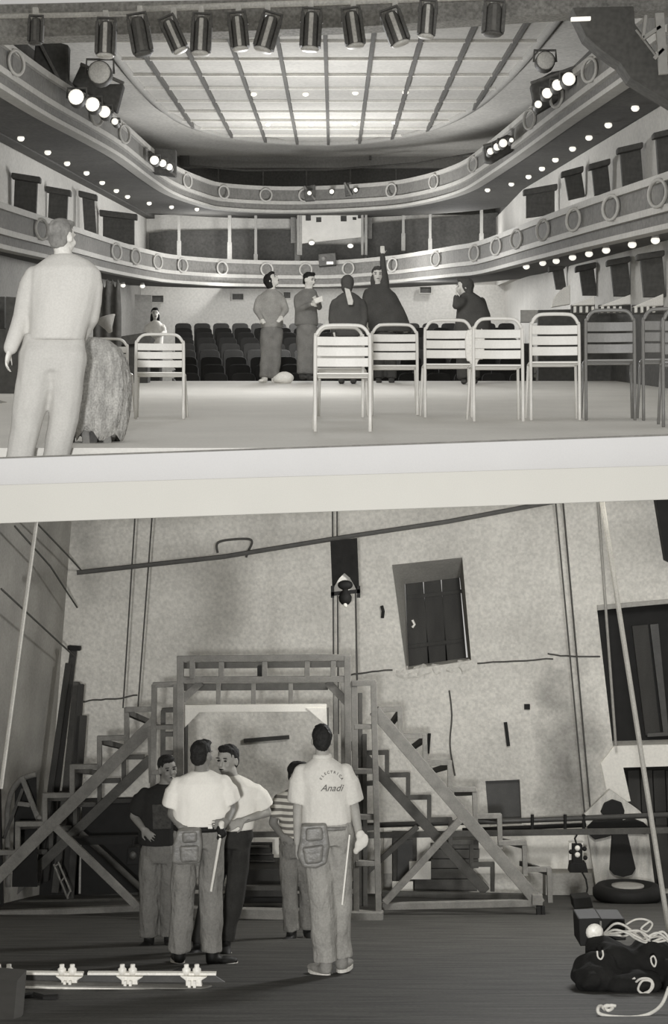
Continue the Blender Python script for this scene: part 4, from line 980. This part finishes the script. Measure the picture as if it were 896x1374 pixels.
# curtained doorways along the sides, wider pelmet above
def doorway(n, label, pts, pel, Y, skew=.25):
    r = thing('door_%d' % n, None, None, P(pts[3][0], pts[3][1], Y)); struct(r, label)
    MB().prism(pix(pts, Y), (0,.10,0)).build('curtain', u_black, r)
    MB().prism(pix(pel, Y-.12), (0,.16,0)).build('pelmet', u_black, r, bevel=.02)
dn = 4
def sideY(px, wall, hgt=None):
    for (x0,y0),(x1,y1) in zip(wall[:-1], wall[1:]):
        for t in [i/40 for i in range(41)]:
            X = x0+(x1-x0)*t; Y = y0+(y1-y0)*t
            if abs(X/Y*FPX+CX-px) < 6: return Y
    return 30
for (a, b, y0, y1, lean, lb) in ((20,50,236,284,2,'first curtained doorway above the lower balcony at left'),(66,91,254,296,2,'second curtained doorway above the lower balcony at left'),(110,126,260,308,-3,'third narrow curtained doorway above the lower balcony at left'),(138,180,286,322,0,'wide dark opening at the far left of the balcony')):
    Y = sideY(a-7, WL)-.25
    doorway(dn, lb, [(a,y0),(b,y0+4),(b-lean,y1+6),(a-lean,y1)], [(a-5,y0-5),(b+4,y0+1),(b+4,y0+9),(a-5,y0+3)], Y); dn += 1
for (a, b, y0, y1, lean, lb) in ((706,744,252,292,0,'wide dark opening at the far right of the balcony'),(757,779,228,268,6,'first curtained doorway above the lower balcony at right'),(794,815,218,262,4,'second curtained doorway above the lower balcony at right'),(832,859,196,252,4,'third curtained doorway above the lower balcony at right'),(880,905,176,236,4,'nearest curtained doorway above the lower balcony at right')):
    Y = sideY(b+8, list(reversed(WR)))-.25
    doorway(dn, lb, [(a,y0+4),(b,y0-2),(b+lean,y1-5),(a+lean,y1)], [(a-4,y0+2),(b+4,y0-6),(b+4,y0+2),(a-4,y0+10)], Y); dn += 1
for (a, b, y0, y1, lb) in ((741,755,360,388,'narrow dark doorway below the balcony at right'),(777,796,360,396,'first tall dark doorway below the balcony at right'),(819,842,352,397,'second tall dark doorway below the balcony at right'),(859,888,344,398,'third tall dark doorway below the balcony at right')):
    Y = sideY(b+8, [(4.95,19),(4.75,30),(4.62,41),(4.9,50)])-.25
    doorway(dn, lb, [(a,y0),(b,y0-4),(b+5,y1),(a+5,y1)], [(a-5,y0-3),(b+4,y0-9),(b+4,y0-1),(a-5,y0+5)], Y); dn += 1
for i, (x, y, wpx, hpx) in enumerate(((179,400,13,8),(211,401,16,9),(319,398,15,8),(385,396,9,8),(571,389,15,8),(683,378,15,8.5),(712,373,13,8))):
    o = thing('window_%d' % (i+2), None, None, P(x,y+hpx/2,49.7)); struct(o, 'small dark slot window in the stalls back wall')
    MB().prism(quad((x-wpx/2,y-hpx/2),(x+wpx/2,y+hpx/2),49.78), (0,.04,0)).build('pane', u_black, o); MB().holed(quad((x-wpx/2-1,y-hpx/2-1),(x+wpx/2+1,y+hpx/2+1),49.74), [quad((x-wpx/2,y-hpx/2),(x+wpx/2,y+hpx/2),49.74)], (0,.06,0)).build('frame', u_wall, o)
struct(upix([(153,394),(203,396),(203,450),(146,450)], 48.5, .2, u_wall_g, 'trim_20'), 'grey panel at the left end of the stalls wall')
struct(upix([(693,372),(722,366),(724,418),(694,418)], 48.5, .2, u_wall_g, 'trim_21'), 'grey panel at the right end of the stalls wall')
# ------------------------------------------------------------------ proscenium header, bridge and lanterns
YP = 20.0
struct(MB().prism(pix([(-80,-70),(1000,-70),(1000,10),(760,18),(480,36),(250,44),(90,48),(-80,54)], YP), (0,.3,0)).build('wall_front', u_header), 'dark grey proscenium header across the top')
pr = thing('lighting_pipe', 'pale lighting pipe along the dark proscenium header', 'pipe', P(300,22,YP-.35))
MB().tube([P(-20,22,YP-.35),P(100,20,YP-.35),P(190,18,YP-.35)], .028, 8).build('tube', u_lampl, pr, True)
MB().tube([P(190,12,YP-.3),P(330,7,YP-.3),P(500,1,YP-.3),P(700,-6,YP-.3)], .035, 8).build('tube', u_lampl, pr, True)
def lantern(label, x, y0, y1, tilt, wpx, lit=True):
    Y = YP-.55; s = M(1, Y); h = (y1-y0)*s; wd = wpx*s
    o = thing('stage_lantern', label, 'spotlight', P(x,y1,Y), 'lanterns hanging from the proscenium bridge')
    R = Matrix.Rotation(math.radians(tilt), 3, 'Y'); c = P(x,(y0+y1)/2,Y)
    def at(a, b, cc): return c+R @ V((a,b,cc))
    MB().lathe([(wd*.30,-h*.5),(wd*.34,-h*.46),(wd*.34,h*.3),(wd*.24,h*.46),(wd*.10,h*.5)], c, 16, R).build('barrel', u_lamp, o, True)
    MB().box(at(0,-wd*.33,-.02*h), (wd*.20,wd*.12,h*.86), R).build('front_strip', u_lampl if lit else u_panel, o, bevel=.01)
    for s_ in (-1, 1): MB().box(at(s_*wd*.40,0,0), (wd*.16,wd*.5,h*.9), R).build('side_plate', u_lamp, o, bevel=.008)
    MB().lathe([(wd*.36,-h*.54),(wd*.42,-h*.5),(wd*.36,-h*.46)], c, 16, R).build('lens_ring', u_lampl if lit else u_lamp, o, True)
    MB().tube([at(-wd*.45,0,h*.2), at(-wd*.4,0,h*.58), at(wd*.4,0,h*.58), at(wd*.45,0,h*.2)], .018, 6).build('yoke', u_lamp, o)
    MB().box(P(x,y0-6,Y+.05), (.06,.08,.12)).build('clamp', u_lampl, o, bevel=.006)
for a in (('stage lantern hanging alone near the top left corner',48,24,58,2,22,False),('upright stage lantern with a bright strip, left end of the row',142,28,75,2,29),
          ('tilted dark stage lantern, second in the row',188,22,73,-10,30,False),('slanted stage lantern with bright strip, third in the row',233,24,70,-24,25),
          ('upright stage lantern with bright foot, fourth in the row',270,22,72,3,29),('stage lantern with bright edge, fifth in the row',320,20,66,-6,27),
          ('stage lantern slanting right, sixth in the row',359,20,68,16,30),('upright stage lantern at the middle of the row',417,15,66,3,30),
          ('stage lantern slightly tilted, right of the middle lantern',474,14,62,-8,29),('stage lantern slanting left, ninth in the row',530,14,60,-20,30),
          ('short stage lantern near the right of the row',573,4,49,4,26),('broad dim stage lantern at the right end of the row',662,4,46,4,32,False)): lantern(*a)
# right proscenium tower, truss and slats
stw = thing('loudspeaker_tower', 'dark angled block with strip lamp hanging at the top right', 'speaker', P(840,120,19.6))
MB().prism(pix([(768,10),(850,8),(852,32),(905,106),(905,140),(846,104),(832,84),(806,66),(786,48)], 19.6), (0,.35,0)).build('housing', u_dark, stw, bevel=.01)
MB().beam(P(766,26,19.5), P(792,25,19.5), .035, .05).build('strip_lamp', glow, stw)
trs = thing('light_truss', 'pale lattice truss at the top right corner', 'truss', P(885,100,20.6))
YT2 = 19.3
for a in ((884,18,890,100,12),(866,21,862,52,4),(862,52,886,36,5),(878,78,890,66,5)): MB().beam(P(a[0],a[1],YT2), P(a[2],a[3],YT2), M(a[4],YT2), .06).build('chord', u_mould, trs, bevel=.004)
MB().tube([P(853,40,19.5),P(905,108,19.5)], .012, 6).build('cable', u_mould, trs)
# gallery spotlight clusters
def par(label, x, y, d, Y, group, lit=True):
    o = thing('gallery_spotlight', label, 'spotlight', P(x,y+d/2,Y), group); r = M(d/2, Y); RX = Matrix.Rotation(math.pi/2, 3, 'X'); c = P(x,y,Y)
    MB().lathe([(r*1.02,0),(r*1.1,-.02),(r*1.1,-.22),(r*.8,-.34),(r*.3,-.38)], c, 16, RX).build('can', u_lamp, o, True)
    MB().ell(c, (r,.05,r), None, 18, 8).build('lens', glow if lit else u_lampl, o, True)
    MB().tube([c+V((-r*1.25,.1,0)), c+V((-r*1.2,.1,r*1.3)), c+V((r*1.2,.1,r*1.3)), c+V((r*1.25,.1,0))], .02, 6).build('yoke', u_lamp, o)
gl = 'spotlights on the upper balcony, left'; grp = 'spotlights on the upper balcony, right'
for a in (('largest dim spotlight above the left balcony cluster',133,97,30,28.5,gl,False),('bright round spotlight, leftmost of the left balcony cluster',102,130,21,28,gl),('bright round spotlight, second of the left balcony cluster',124,140,19,28.6,gl),
          ('bright round spotlight, third of the left balcony cluster',140,150,16,29.2,gl),('smallest spotlight at the right of the left cluster',154,163,9,29.6,gl),
          ('left lamp of the far left spotlight trio',207,215,12,37,gl),('middle lamp of the far left spotlight trio',218,219,10,37.6,gl),('right lamp of the far left spotlight trio',227,224,9,38,gl),
          ('largest dim spotlight above the right balcony cluster',732,81,24,28.5,grp,False),('bright round spotlight, rightmost of the right balcony cluster',763,106,18,27,grp),('bright round spotlight, second from right in the cluster',748,114,15,27.4,grp),
          ('bright round spotlight, third from right in the cluster',734,125,14,27.8,grp),('smallest spotlight at the left of the right cluster',722,140,10,28.2,grp),
          ('leftmost lamp of the far right spotlight group',658,203,9,33.4,grp),('second lamp of the far right spotlight group',667,197,10,33.1,grp),('third lamp of the far right spotlight group',675,192,11,32.8,grp),('rightmost lamp of the far right spotlight group',686,188,6,32.4,grp)): par(*a)
for a in (('left small spotlight on the front of the upper balcony',415,259,5.5,47.3,'balcony front spotlights'),('middle small spotlight on the front of the upper balcony',445,257,6,47.3,'balcony front spotlights'),('right small spotlight on the front of the upper balcony',477,255,5.5,47.3,'balcony front spotlights')): par(*a)
# dark rigging boxes beside the clusters
for (pts, Y, lb) in (([(48,48),(92,60),(90,128),(60,110),(44,88)],29.6,'dark rigging frame behind the left spotlight cluster'),([(108,86),(140,112),(166,112),(156,150),(128,130),(96,112)],29.8,'dark baffle around the left spotlight cluster'),
        ([(182,196),(236,200),(236,236),(206,232)],38.6,'dark baffle behind the far left spotlight trio'),([(712,112),(740,96),(772,90),(776,112),(740,140),(720,152)],28.8,'dark baffle around the right spotlight cluster'),
        ([(648,196),(680,180),(694,184),(690,200),(660,218),(650,216)],33.9,'dark baffle behind the far right spotlight group'),([(408,250),(423,247),(423,268),(409,269)],47.6,'dark bracket under the left balcony front spotlight'),([(462,245),(472,244),(472,262),(463,263)],47.6,'dark bracket beside the right balcony front spotlight')):
    r = thing('rigging_frame', lb, 'rigging', P(pts[0][0],pts[2][1],Y)); MB().prism(pix(pts, Y), (0,.25,0)).build('plate', u_black, r, bevel=.03)
    MB().tube([P(pts[0][0],pts[0][1],Y-.05),P(pts[2][0],pts[2][1],Y-.05)], .03, 6).build('strut', u_panel, r)
pj = thing('projector', 'dark projector with pale label on the lower balcony front', 'projector', P(438,358,47.2))
MB().prism(pix([(427,341),(450,339),(451,355),(428,357)], 47.3), (0,.3,0)).build('housing', u_black, pj, bevel=.02)
MB().prism(quad((438,351),(447,354.5),47.27), (0,.04,0)).build('label', u_wh, pj); MB().ell(P(434,347,47.25), (.06,.05,.06)).build('lens', u_panel, pj)
# white box-front partitions at right
fan = [(740,412),(742,402),(748,393),(756,386),(765,382),(765,398)]
one(MB().prism(pix(fan+[(765,408)], 29.0), (0,.12,0)), 'box_screen', u_wh, 'pale quarter-round screen at the near right boxes', 'screen', bevel=.01)
for i, (pts, lb) in enumerate((([(766,410),(798,397),(798,409)],'left'),([(803,411),(846,395),(846,408)],'middle'),([(848,412),(890,394),(890,410)],'right'))):
    o = thing('box_partition', '%s white sloping partition in the row of right-hand boxes' % lb, 'partition', P(pts[0][0],412,27-i), 'white box partitions'); MB().prism(pix(pts, 27.5-i*1.5), (0,.1,0)).build('panel', u_wh, o, bevel=.01)
    for k_ in range(4):
        x = pts[0][0]+4+k_*8; MB().prism(quad((x,411),(x+3,419),27.3-i*1.5), (0,.06,0)).build('baluster', u_wh, o)
    MB().prism(quad((pts[0][0],409),(pts[1][0],421),27.6-i*1.5), (0,.06,0)).build('dark_backing', u_black, o)
for (pts, Y, lb) in (([(722,416),(905,412),(905,520),(722,520)],29.4,'dark parapet below the right-hand boxes'),):
    struct(MB().prism(pix(pts, Y), (0,.15,0)).build('trim_22', u_black), lb)
struct(MB().prism(pix([(698,416),(724,416),(724,432),(698,432)], 33), (0,.15,0)).build('trim_23', u_wall), 'pale end of the stalls barrier at right')
hwall('trim_30', 'dark parapet along the near right-hand wall', [(4.55,32),(4.62,27),(4.75,19)], -2.0, .38, u_black, .08)
# left side: dark pier, table, small lamp shade
pier = thing('dark_pier', 'dark curtain bunched behind the white-haired man', 'curtain', P(140,470,24))
mb = MB()
for k_ in range(5): mb.ell(P(130+k_*7,450,24+.06*(k_ % 2)), (.055,.08,.78), None, 12, 8)
fuse(mb, 'drape', u_black, pier, .02, 3, .01, 6)
MB().lathe([(.03,.0),(.05,.06),(.14,.20),(.13,.21),(.0,.1)], P(148,446,23.4), 14, Matrix.Rotation(math.radians(-20),3,'Y')).build('lamp_shade', u_wall_g, pier, True)
tbl = thing('dark_table', 'dark desk at the left edge of the stage', 'table', P(175,520,27.5))
MB().prism(pix([(132,456),(196,446),(204,452),(200,460),(132,464)], 27.5), (0,.5,0)).build('top', u_dark, tbl); MB().prism(pix([(134,462),(198,459),(198,520),(134,520)], 27.6), (0,.4,0)).build('front', u_black, tbl)
# left edge boxes behind the man
for (pts, Y, lb) in (([(-20,398),(6,398),(6,440),(-20,440)],26,'dark opening at the far left under the balcony'),([(8,398),(40,400),(40,470),(-20,470),(-20,442),(8,442)],25.6,'dark box front at the far left'),([(-20,470),(40,470),(40,560),(-20,560)],22.5,'dark stage side at the far left')):
    struct(MB().prism(pix(pts, Y), (0,.2,0)).build('trim_%d' % (24+int(pts[0][1])%7), u_black), lb)
# ------------------------------------------------------------------ stalls seats
def seat_proto():
    r = thing('stalls_seat', 'dark upholstered stalls seat in the rows below the stage', 'seat', (0,0,0), 'stalls seats')
    back = [(-.20,-.45),(-.20,.30),(-.17,.35),(-.10,.37),(.10,.37),(.17,.35),(.20,.30),(.20,-.45)]
    MB().prism([V((x,.0,z)) for x, z in back], (0,.09,0)).build('backrest', u_seat, r, bevel=.015)
    MB().box((0,-.22,-.42), (.40,.42,.10)).build('cushion', u_seat, r, bevel=.02)
    for s_ in (-1,1): MB().box((s_*.215,-.18,-.25), (.035,.40,.05)).build('armrest', u_dark, r, bevel=.008)
    return r
sp = seat_proto(); first = True
for rI in range(9):
    Y = 30.2+rI*1.75; htop = -.62+rI*.118
    x0 = P(232,0,Y).x; x1 = P(700 if rI > 5 else 720,0,Y).x
    nS = int((x1-x0)/.47)
    for k_ in range(nS):
        o = sp if first else copy_tree(sp); first = False
        o.location = V((x0+.25+k_*.47, Y, FU(Y)+.723+htop-.37)); o['label'] = 'dark upholstered stalls seat, %s row from the stage, %s from the left' % (ORD[rI], ORD[k_])
# ------------------------------------------------------------------ chairs
def chair_proto(m, name='slatted_chair'):
    r = thing(name, 'x', 'chair', (0,0,0)); wd = .205; H = .80
    prof = [(-wd,0),(-wd,.66),(-wd+.012,.735),(-wd+.05,.785),(-wd+.11,.80),(wd-.11,.80),(wd-.05,.785),(wd-.012,.735),(wd,.66),(wd,0)]
    q = catmull([(x, (-.02 if z > .45 else -.02-(.45-z)*.16), z) for x, z in prof], 4)
    MB().tube([V(p) for p in q], .0135, 8).build('back_frame', m, r, True)
    for z in (.685,.605,.525):
        n_ = 8; pts = []
        for i in range(n_+1):
            x = -wd+.012+(2*wd-.024)*i/n_; pts.append((x, .015*math.sin(math.pi*i/n_)))
        poly = [V((x,y-.018,z-.034)) for x,y in pts]+[V((x,y-.006,z-.034)) for x,y in reversed(pts)]
        MB().prism(poly, (0,0,.066)).build('back_slat', m, r, bevel=.003)
    for i in range(5): MB().box((0,.02+i*.085,.452-.006*abs(i-2)), (2*wd-.02,.072,.014)).build('seat_slat', m, r, bevel=.003)
    MB().tube([V((-wd,-.02,.44)),V((-wd,.36,.445)),V((-wd+.04,.41,.445)),V((wd-.04,.41,.445)),V((wd,.36,.445)),V((wd,-.02,.44))], .012, 8).build('seat_frame', m, r, True)
    for s_ in (-1,1): MB().tube([V((s_*wd,.34,.44)),V((s_*(wd+.02),.46,0))], .0125, 8).build('front_leg', m, r, True)
    return r
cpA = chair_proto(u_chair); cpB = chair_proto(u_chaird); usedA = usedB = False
def put_chair(label, x0, x1, ytop, dark=False, yaw=0):
    global usedA, usedB
    s = (x1-x0)/.42; Y = FPX/s
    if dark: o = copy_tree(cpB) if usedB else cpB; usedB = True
    else: o = copy_tree(cpA) if usedA else cpA; usedA = True
    yf = VU+.723*s
    o.location = V((P((x0+x1)/2,0,Y).x, Y, FU(Y))); o.rotation_euler = (0,0,math.radians(yaw))
    k_ = (yf-ytop)/s/.80; o.scale = (1,1,k_); o['label'] = label; o['group'] = 'slatted chairs across the stage'
put_chair('white slatted chair standing alone right of the draped coat', 182, 247, 449, yaw=3)
put_chair('white slatted chair half hidden behind the draped coat', 112, 172, 455)
put_chair('nearest white slatted chair, in front of the dark-haired person', 422, 497, 437)
put_chair('white slatted chair doubled up behind the nearest chair', 424, 488, 440, yaw=-4)
put_chair('white slatted chair below the woman with raised arm', 498, 560, 436)
put_chair('white slatted chair left of the hooded figure', 569, 633, 430)
put_chair('white slatted chair below the hooded figure', 634, 701, 428)
put_chair('white slatted chair right of the hooded figure', 711, 777, 422, yaw=-3)
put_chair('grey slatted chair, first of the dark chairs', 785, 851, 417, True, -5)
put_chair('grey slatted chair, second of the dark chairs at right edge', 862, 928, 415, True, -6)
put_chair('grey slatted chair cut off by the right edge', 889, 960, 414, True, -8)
# coat over a chair near the man
Yc = 12.2
ct = thing('draped_coat', 'woolly pale coat draped over a chair beside the man', 'coat', V((P(130,0,Yc).x, Yc, FU(Yc))))
rings = []
for (cx_, y, hw, dep) in ((124,453,9,.05),(127,457,20,.09),(133,468,28,.12),(136,485,33,.14),(136,515,36,.15),(134,545,37,.15),(131,565,37,.15),(130,582,35,.14)):
    c = P(cx_, y, Yc); rg = []
    for i in range(36):
        t = 2*math.pi*i/36; f = 1+(.10*math.sin(9*t+y*.015)+.06*math.sin(17*t+1))*min(1,(y-450)/50); rg.append(c+V((M(hw,Yc)*f*math.cos(t), dep*f*math.sin(t), .06*math.sin(6*t)*(y > 570))))
    rings.append(rg)
MB().loft(rings).build('cloth', u_fur, ct, True)
for i, (x0_, x1_) in enumerate(((97,93),(113,118),(128,124),(141,146))): MB().beam(P(x0_,566,Yc-.02), P(x1_,606,Yc-.06), M(11,Yc), .05).build('fringe', u_mid if i % 2 else u_dk, ct, bevel=.01)
dr = thing('draped_scarf', 'white cloth hanging between two chairs below the hooded figure', 'cloth', P(642,497,15.3))
mb = MB()
for (x, y0, y1) in ((628,440,486),(633,440,492),(638,440,495),(646,440,484)): mb.ell(P(x,(y0+y1)/2,15.3), (.03,.025,M((y1-y0)/2,15.3)), None, 10, 8)
fuse(mb, 'cloth', u_wh, dr, .012, 2, .008, 12)
bag = MB().ell(P(382,507,27.6), (.15,.12,.10)).ell(P(376,509,27.6), (.12,.1,.07))
tag(fuse(bag, 'white_bag', u_wh, None, .02, 3, .01, 9), 'small white bag on the stage floor between two standing people', 'bag')
# ------------------------------------------------------------------ people on the stage
Ym = 11.3
person('white-haired man in pale clothes seen from behind at left', Ym, 172, -.0, (84,319,48),
  [(86,342,17,.07),(88,350,32,.10),(87,362,47,.14),(86,385,48,.155),(82,415,44,.15),(78,440,39,.145),(75,458,38,.145)],
  [dict(s=(46,370),e=(31,425,.02),w=(13,470,-.06),d=(8,490,-.08),n=(1,0,0),c=.7,k=1.05,sl='long',r=.085),
   dict(s=(124,370),e=(121,425,.06),w=(106,458,.22),d=(98,468,.25),n=(-1,0,0),t=-1,c=.6,sl='long',r=.08)],
  [dict(h=(53,480),k=(37,560),a=(18,660),d=(-.2,1,0),r=(.14,.097,.088)), dict(h=(90,480),k=(86,560,.05),a=(64,660,.05),d=(.2,1,0),r=(.13,.095,.088))],
  dict(skin=u_skin, shirt=u_cloth, trousers=u_trous, shoe=shoe_l, waist=.20), 'short', False, headyaw=150, vox=.011, hairm=u_hairg, fold=.004)
Yg = 28.0
gz = FU(Yg)
person('person with thick dark hair in a light jacket, looking up', Yg, 40, gz, (365,376,21),
  [(364,388,6,.06),(364,392,12,.08),(364,398,17,.11),(363,412,17,.12),(364,428,16,.12),(365,440,15,.12)],
  [dict(s=(349,400),e=(344,416,-.05),w=(351,428,-.15),sl='long',r=.075,n=(0,1,0)), dict(s=(377,400),e=(383,416,-.1),w=(378,424,-.2),sl='long',r=.075,t=-1,n=(0,1,0))],
  [dict(h=(358,445),k=(357,478),a=(355,507),d=(-.3,-1,0),r=(.105,.092,.085)), dict(h=(371,445),k=(369,478),a=(368,509),d=(.8,-.7,0),r=(.105,.092,.085))],
  dict(skin=u_skin, shirt=u_jk, trousers=u_mid, shoe=u_wh, waist=.155), 'thick', True, headyaw=60, pitch=30, vox=.016)
person('man in a denim jacket reading from a paper in his hands', Yg, 50, gz, (415,376,21),
  [(414,387,6,.06),(413,391,12,.08),(411,397,15,.11),(410,412,15,.12),(411,428,16,.12),(411,437,16,.12)],
  [dict(s=(399,399),e=(400,416,-.05),w=(418,408,-.25),sl='long',r=.075,n=(0,1,0)), dict(s=(422,398),e=(428,412,-.1),w=(424,404,-.28),sl='long',r=.07,t=-1,n=(0,1,0))],
  [dict(h=(406,442),k=(406,475),a=(405,502),d=(.4,-1,0),r=(.105,.092,.085)), dict(h=(418,442),k=(415,475),a=(414,503),d=(.7,-.8,0),r=(.105,.092,.085))],
  dict(skin=u_skin, shirt=u_mid, trousers=u_mid, shoe=u_dk, waist=.15), 'short', True, headyaw=50, pitch=-8, vox=.016)
one(MB().prism(pix([(421,401),(432,397),(433,404),(423,407)], Yg-.42), (0,.02,0)), 'paper_sheet', u_wh, 'white paper held by the man in the denim jacket', 'paper')
Yd = 27.2
person('dark-haired person in dark clothes between denim man and caped woman', Yd, 165, FU(Yd), (467,381,22),
  [(467,392,7,.06),(467,397,14,.09),(467,404,21,.12),(466,420,22,.13),(466,438,22,.13),(466,452,22,.13)],
  [dict(s=(449,406),e=(445,428,.0),w=(448,446,-.1),sl='long',r=.08,n=(1,0,0)), dict(s=(486,406),e=(489,428,.0),w=(485,446,-.1),sl='long',r=.08,t=-1,n=(-1,0,0))],
  [dict(h=(460,455),k=(459,484),a=(458,508),r=(.105,.09,.08)), dict(h=(474,455),k=(474,484),a=(474,508),r=(.105,.09,.08))],
  dict(skin=u_skin, shirt=u_dk, trousers=u_dk, shoe=u_dk, waist=.17), 'thick', False, vox=.016, hairm=u_dk)
one(MB().prism(pix([(462,386),(469,388),(474,404),(473,409),(467,409),(464,396)], Yd-.19), (0,.03,0)), 'pale_scarf', u_wall, 'pale scarf strip down the back of the dark-haired person', 'scarf', bevel=.008)
pW, *_ = person('woman in a wide dark cape with one arm raised high', Yd+.7, 5, FU(Yd+.7), (506,369,22),
  [(507,381,7,.06),(508,386,14,.09),(510,394,21,.12),(514,412,27,.14),(518,430,31,.15),(520,446,33,.16)],
  [dict(s=(517,385),e=(514,360,.0),w=(513,341,.0),d=(513,328,0),n=(0,1,0),c=.2,sl='long',r=.075), dict(s=(493,392),e=(490,415,-.02),w=(492,432,-.1),sl='long',r=.08,t=-1,n=(1,0,0))],
  [dict(h=(510,455),k=(509,484),a=(508,508),r=(.105,.09,.08)), dict(h=(525,455),k=(525,484),a=(525,508),r=(.105,.09,.08))],
  dict(skin=u_skin, shirt=u_dk, trousers=u_dk, shoe=u_dk, waist=.17), 'long', True, vox=.016, hairm=u_dk)
person('hooded dark figure in profile seated beyond the chairs', Yd, -75, FU(Yd), (622,385,24),
  [(626,392,8,.07),(630,398,14,.10),(633,408,20,.13),(635,422,23,.15),(634,440,25,.16),(634,456,26,.17)],
  [dict(s=(622,404,-.1),e=(612,410,-.15),w=(612,398,-.15),sl='long',r=.085,n=(1,0,0)), dict(s=(646,404,.1),e=(650,428,.1),w=(640,444,-.05),sl='long',r=.085,n=(1,0,0))],
  [dict(h=(628,462),k=(620,484,-.3),a=(622,508,-.3),r=(.12,.10,.09)), dict(h=(640,462),k=(634,484,-.3),a=(636,508,-.3),r=(.12,.10,.09))],
  dict(skin=u_skin, shirt=u_dk, trousers=u_dk, shoe=u_dk, waist=.19), 'thick', True, headyaw=-80, vox=.016, hairm=u_dk, headk=1.0)
Yw = 33.5
person('small distant woman with long dark hair and white top', Yw, 10, FU(Yw)-.45, (208,421,16),
  [(208,430,5,.055),(208,433,8,.08),(208,437,11,.10),(208,446,11,.11),(208,456,11,.11),(208,466,11,.11)],
  [dict(s=(198,438),e=(196,447,-.03),w=(205,450,-.18),sl='long',r=.06,n=(0,1,0)), dict(s=(218,438),e=(221,446,-.03),w=(216,448,-.18),sl='long',r=.06,t=-1,n=(0,1,0))],
  [dict(h=(204,472),k=(204,495),a=(204,520)), dict(h=(212,472),k=(212,495),a=(212,520))],
  dict(skin=u_skin, shirt=u_wh, trousers=u_dk, shoe=u_dk, waist=.13), 'long', True, vox=.016)
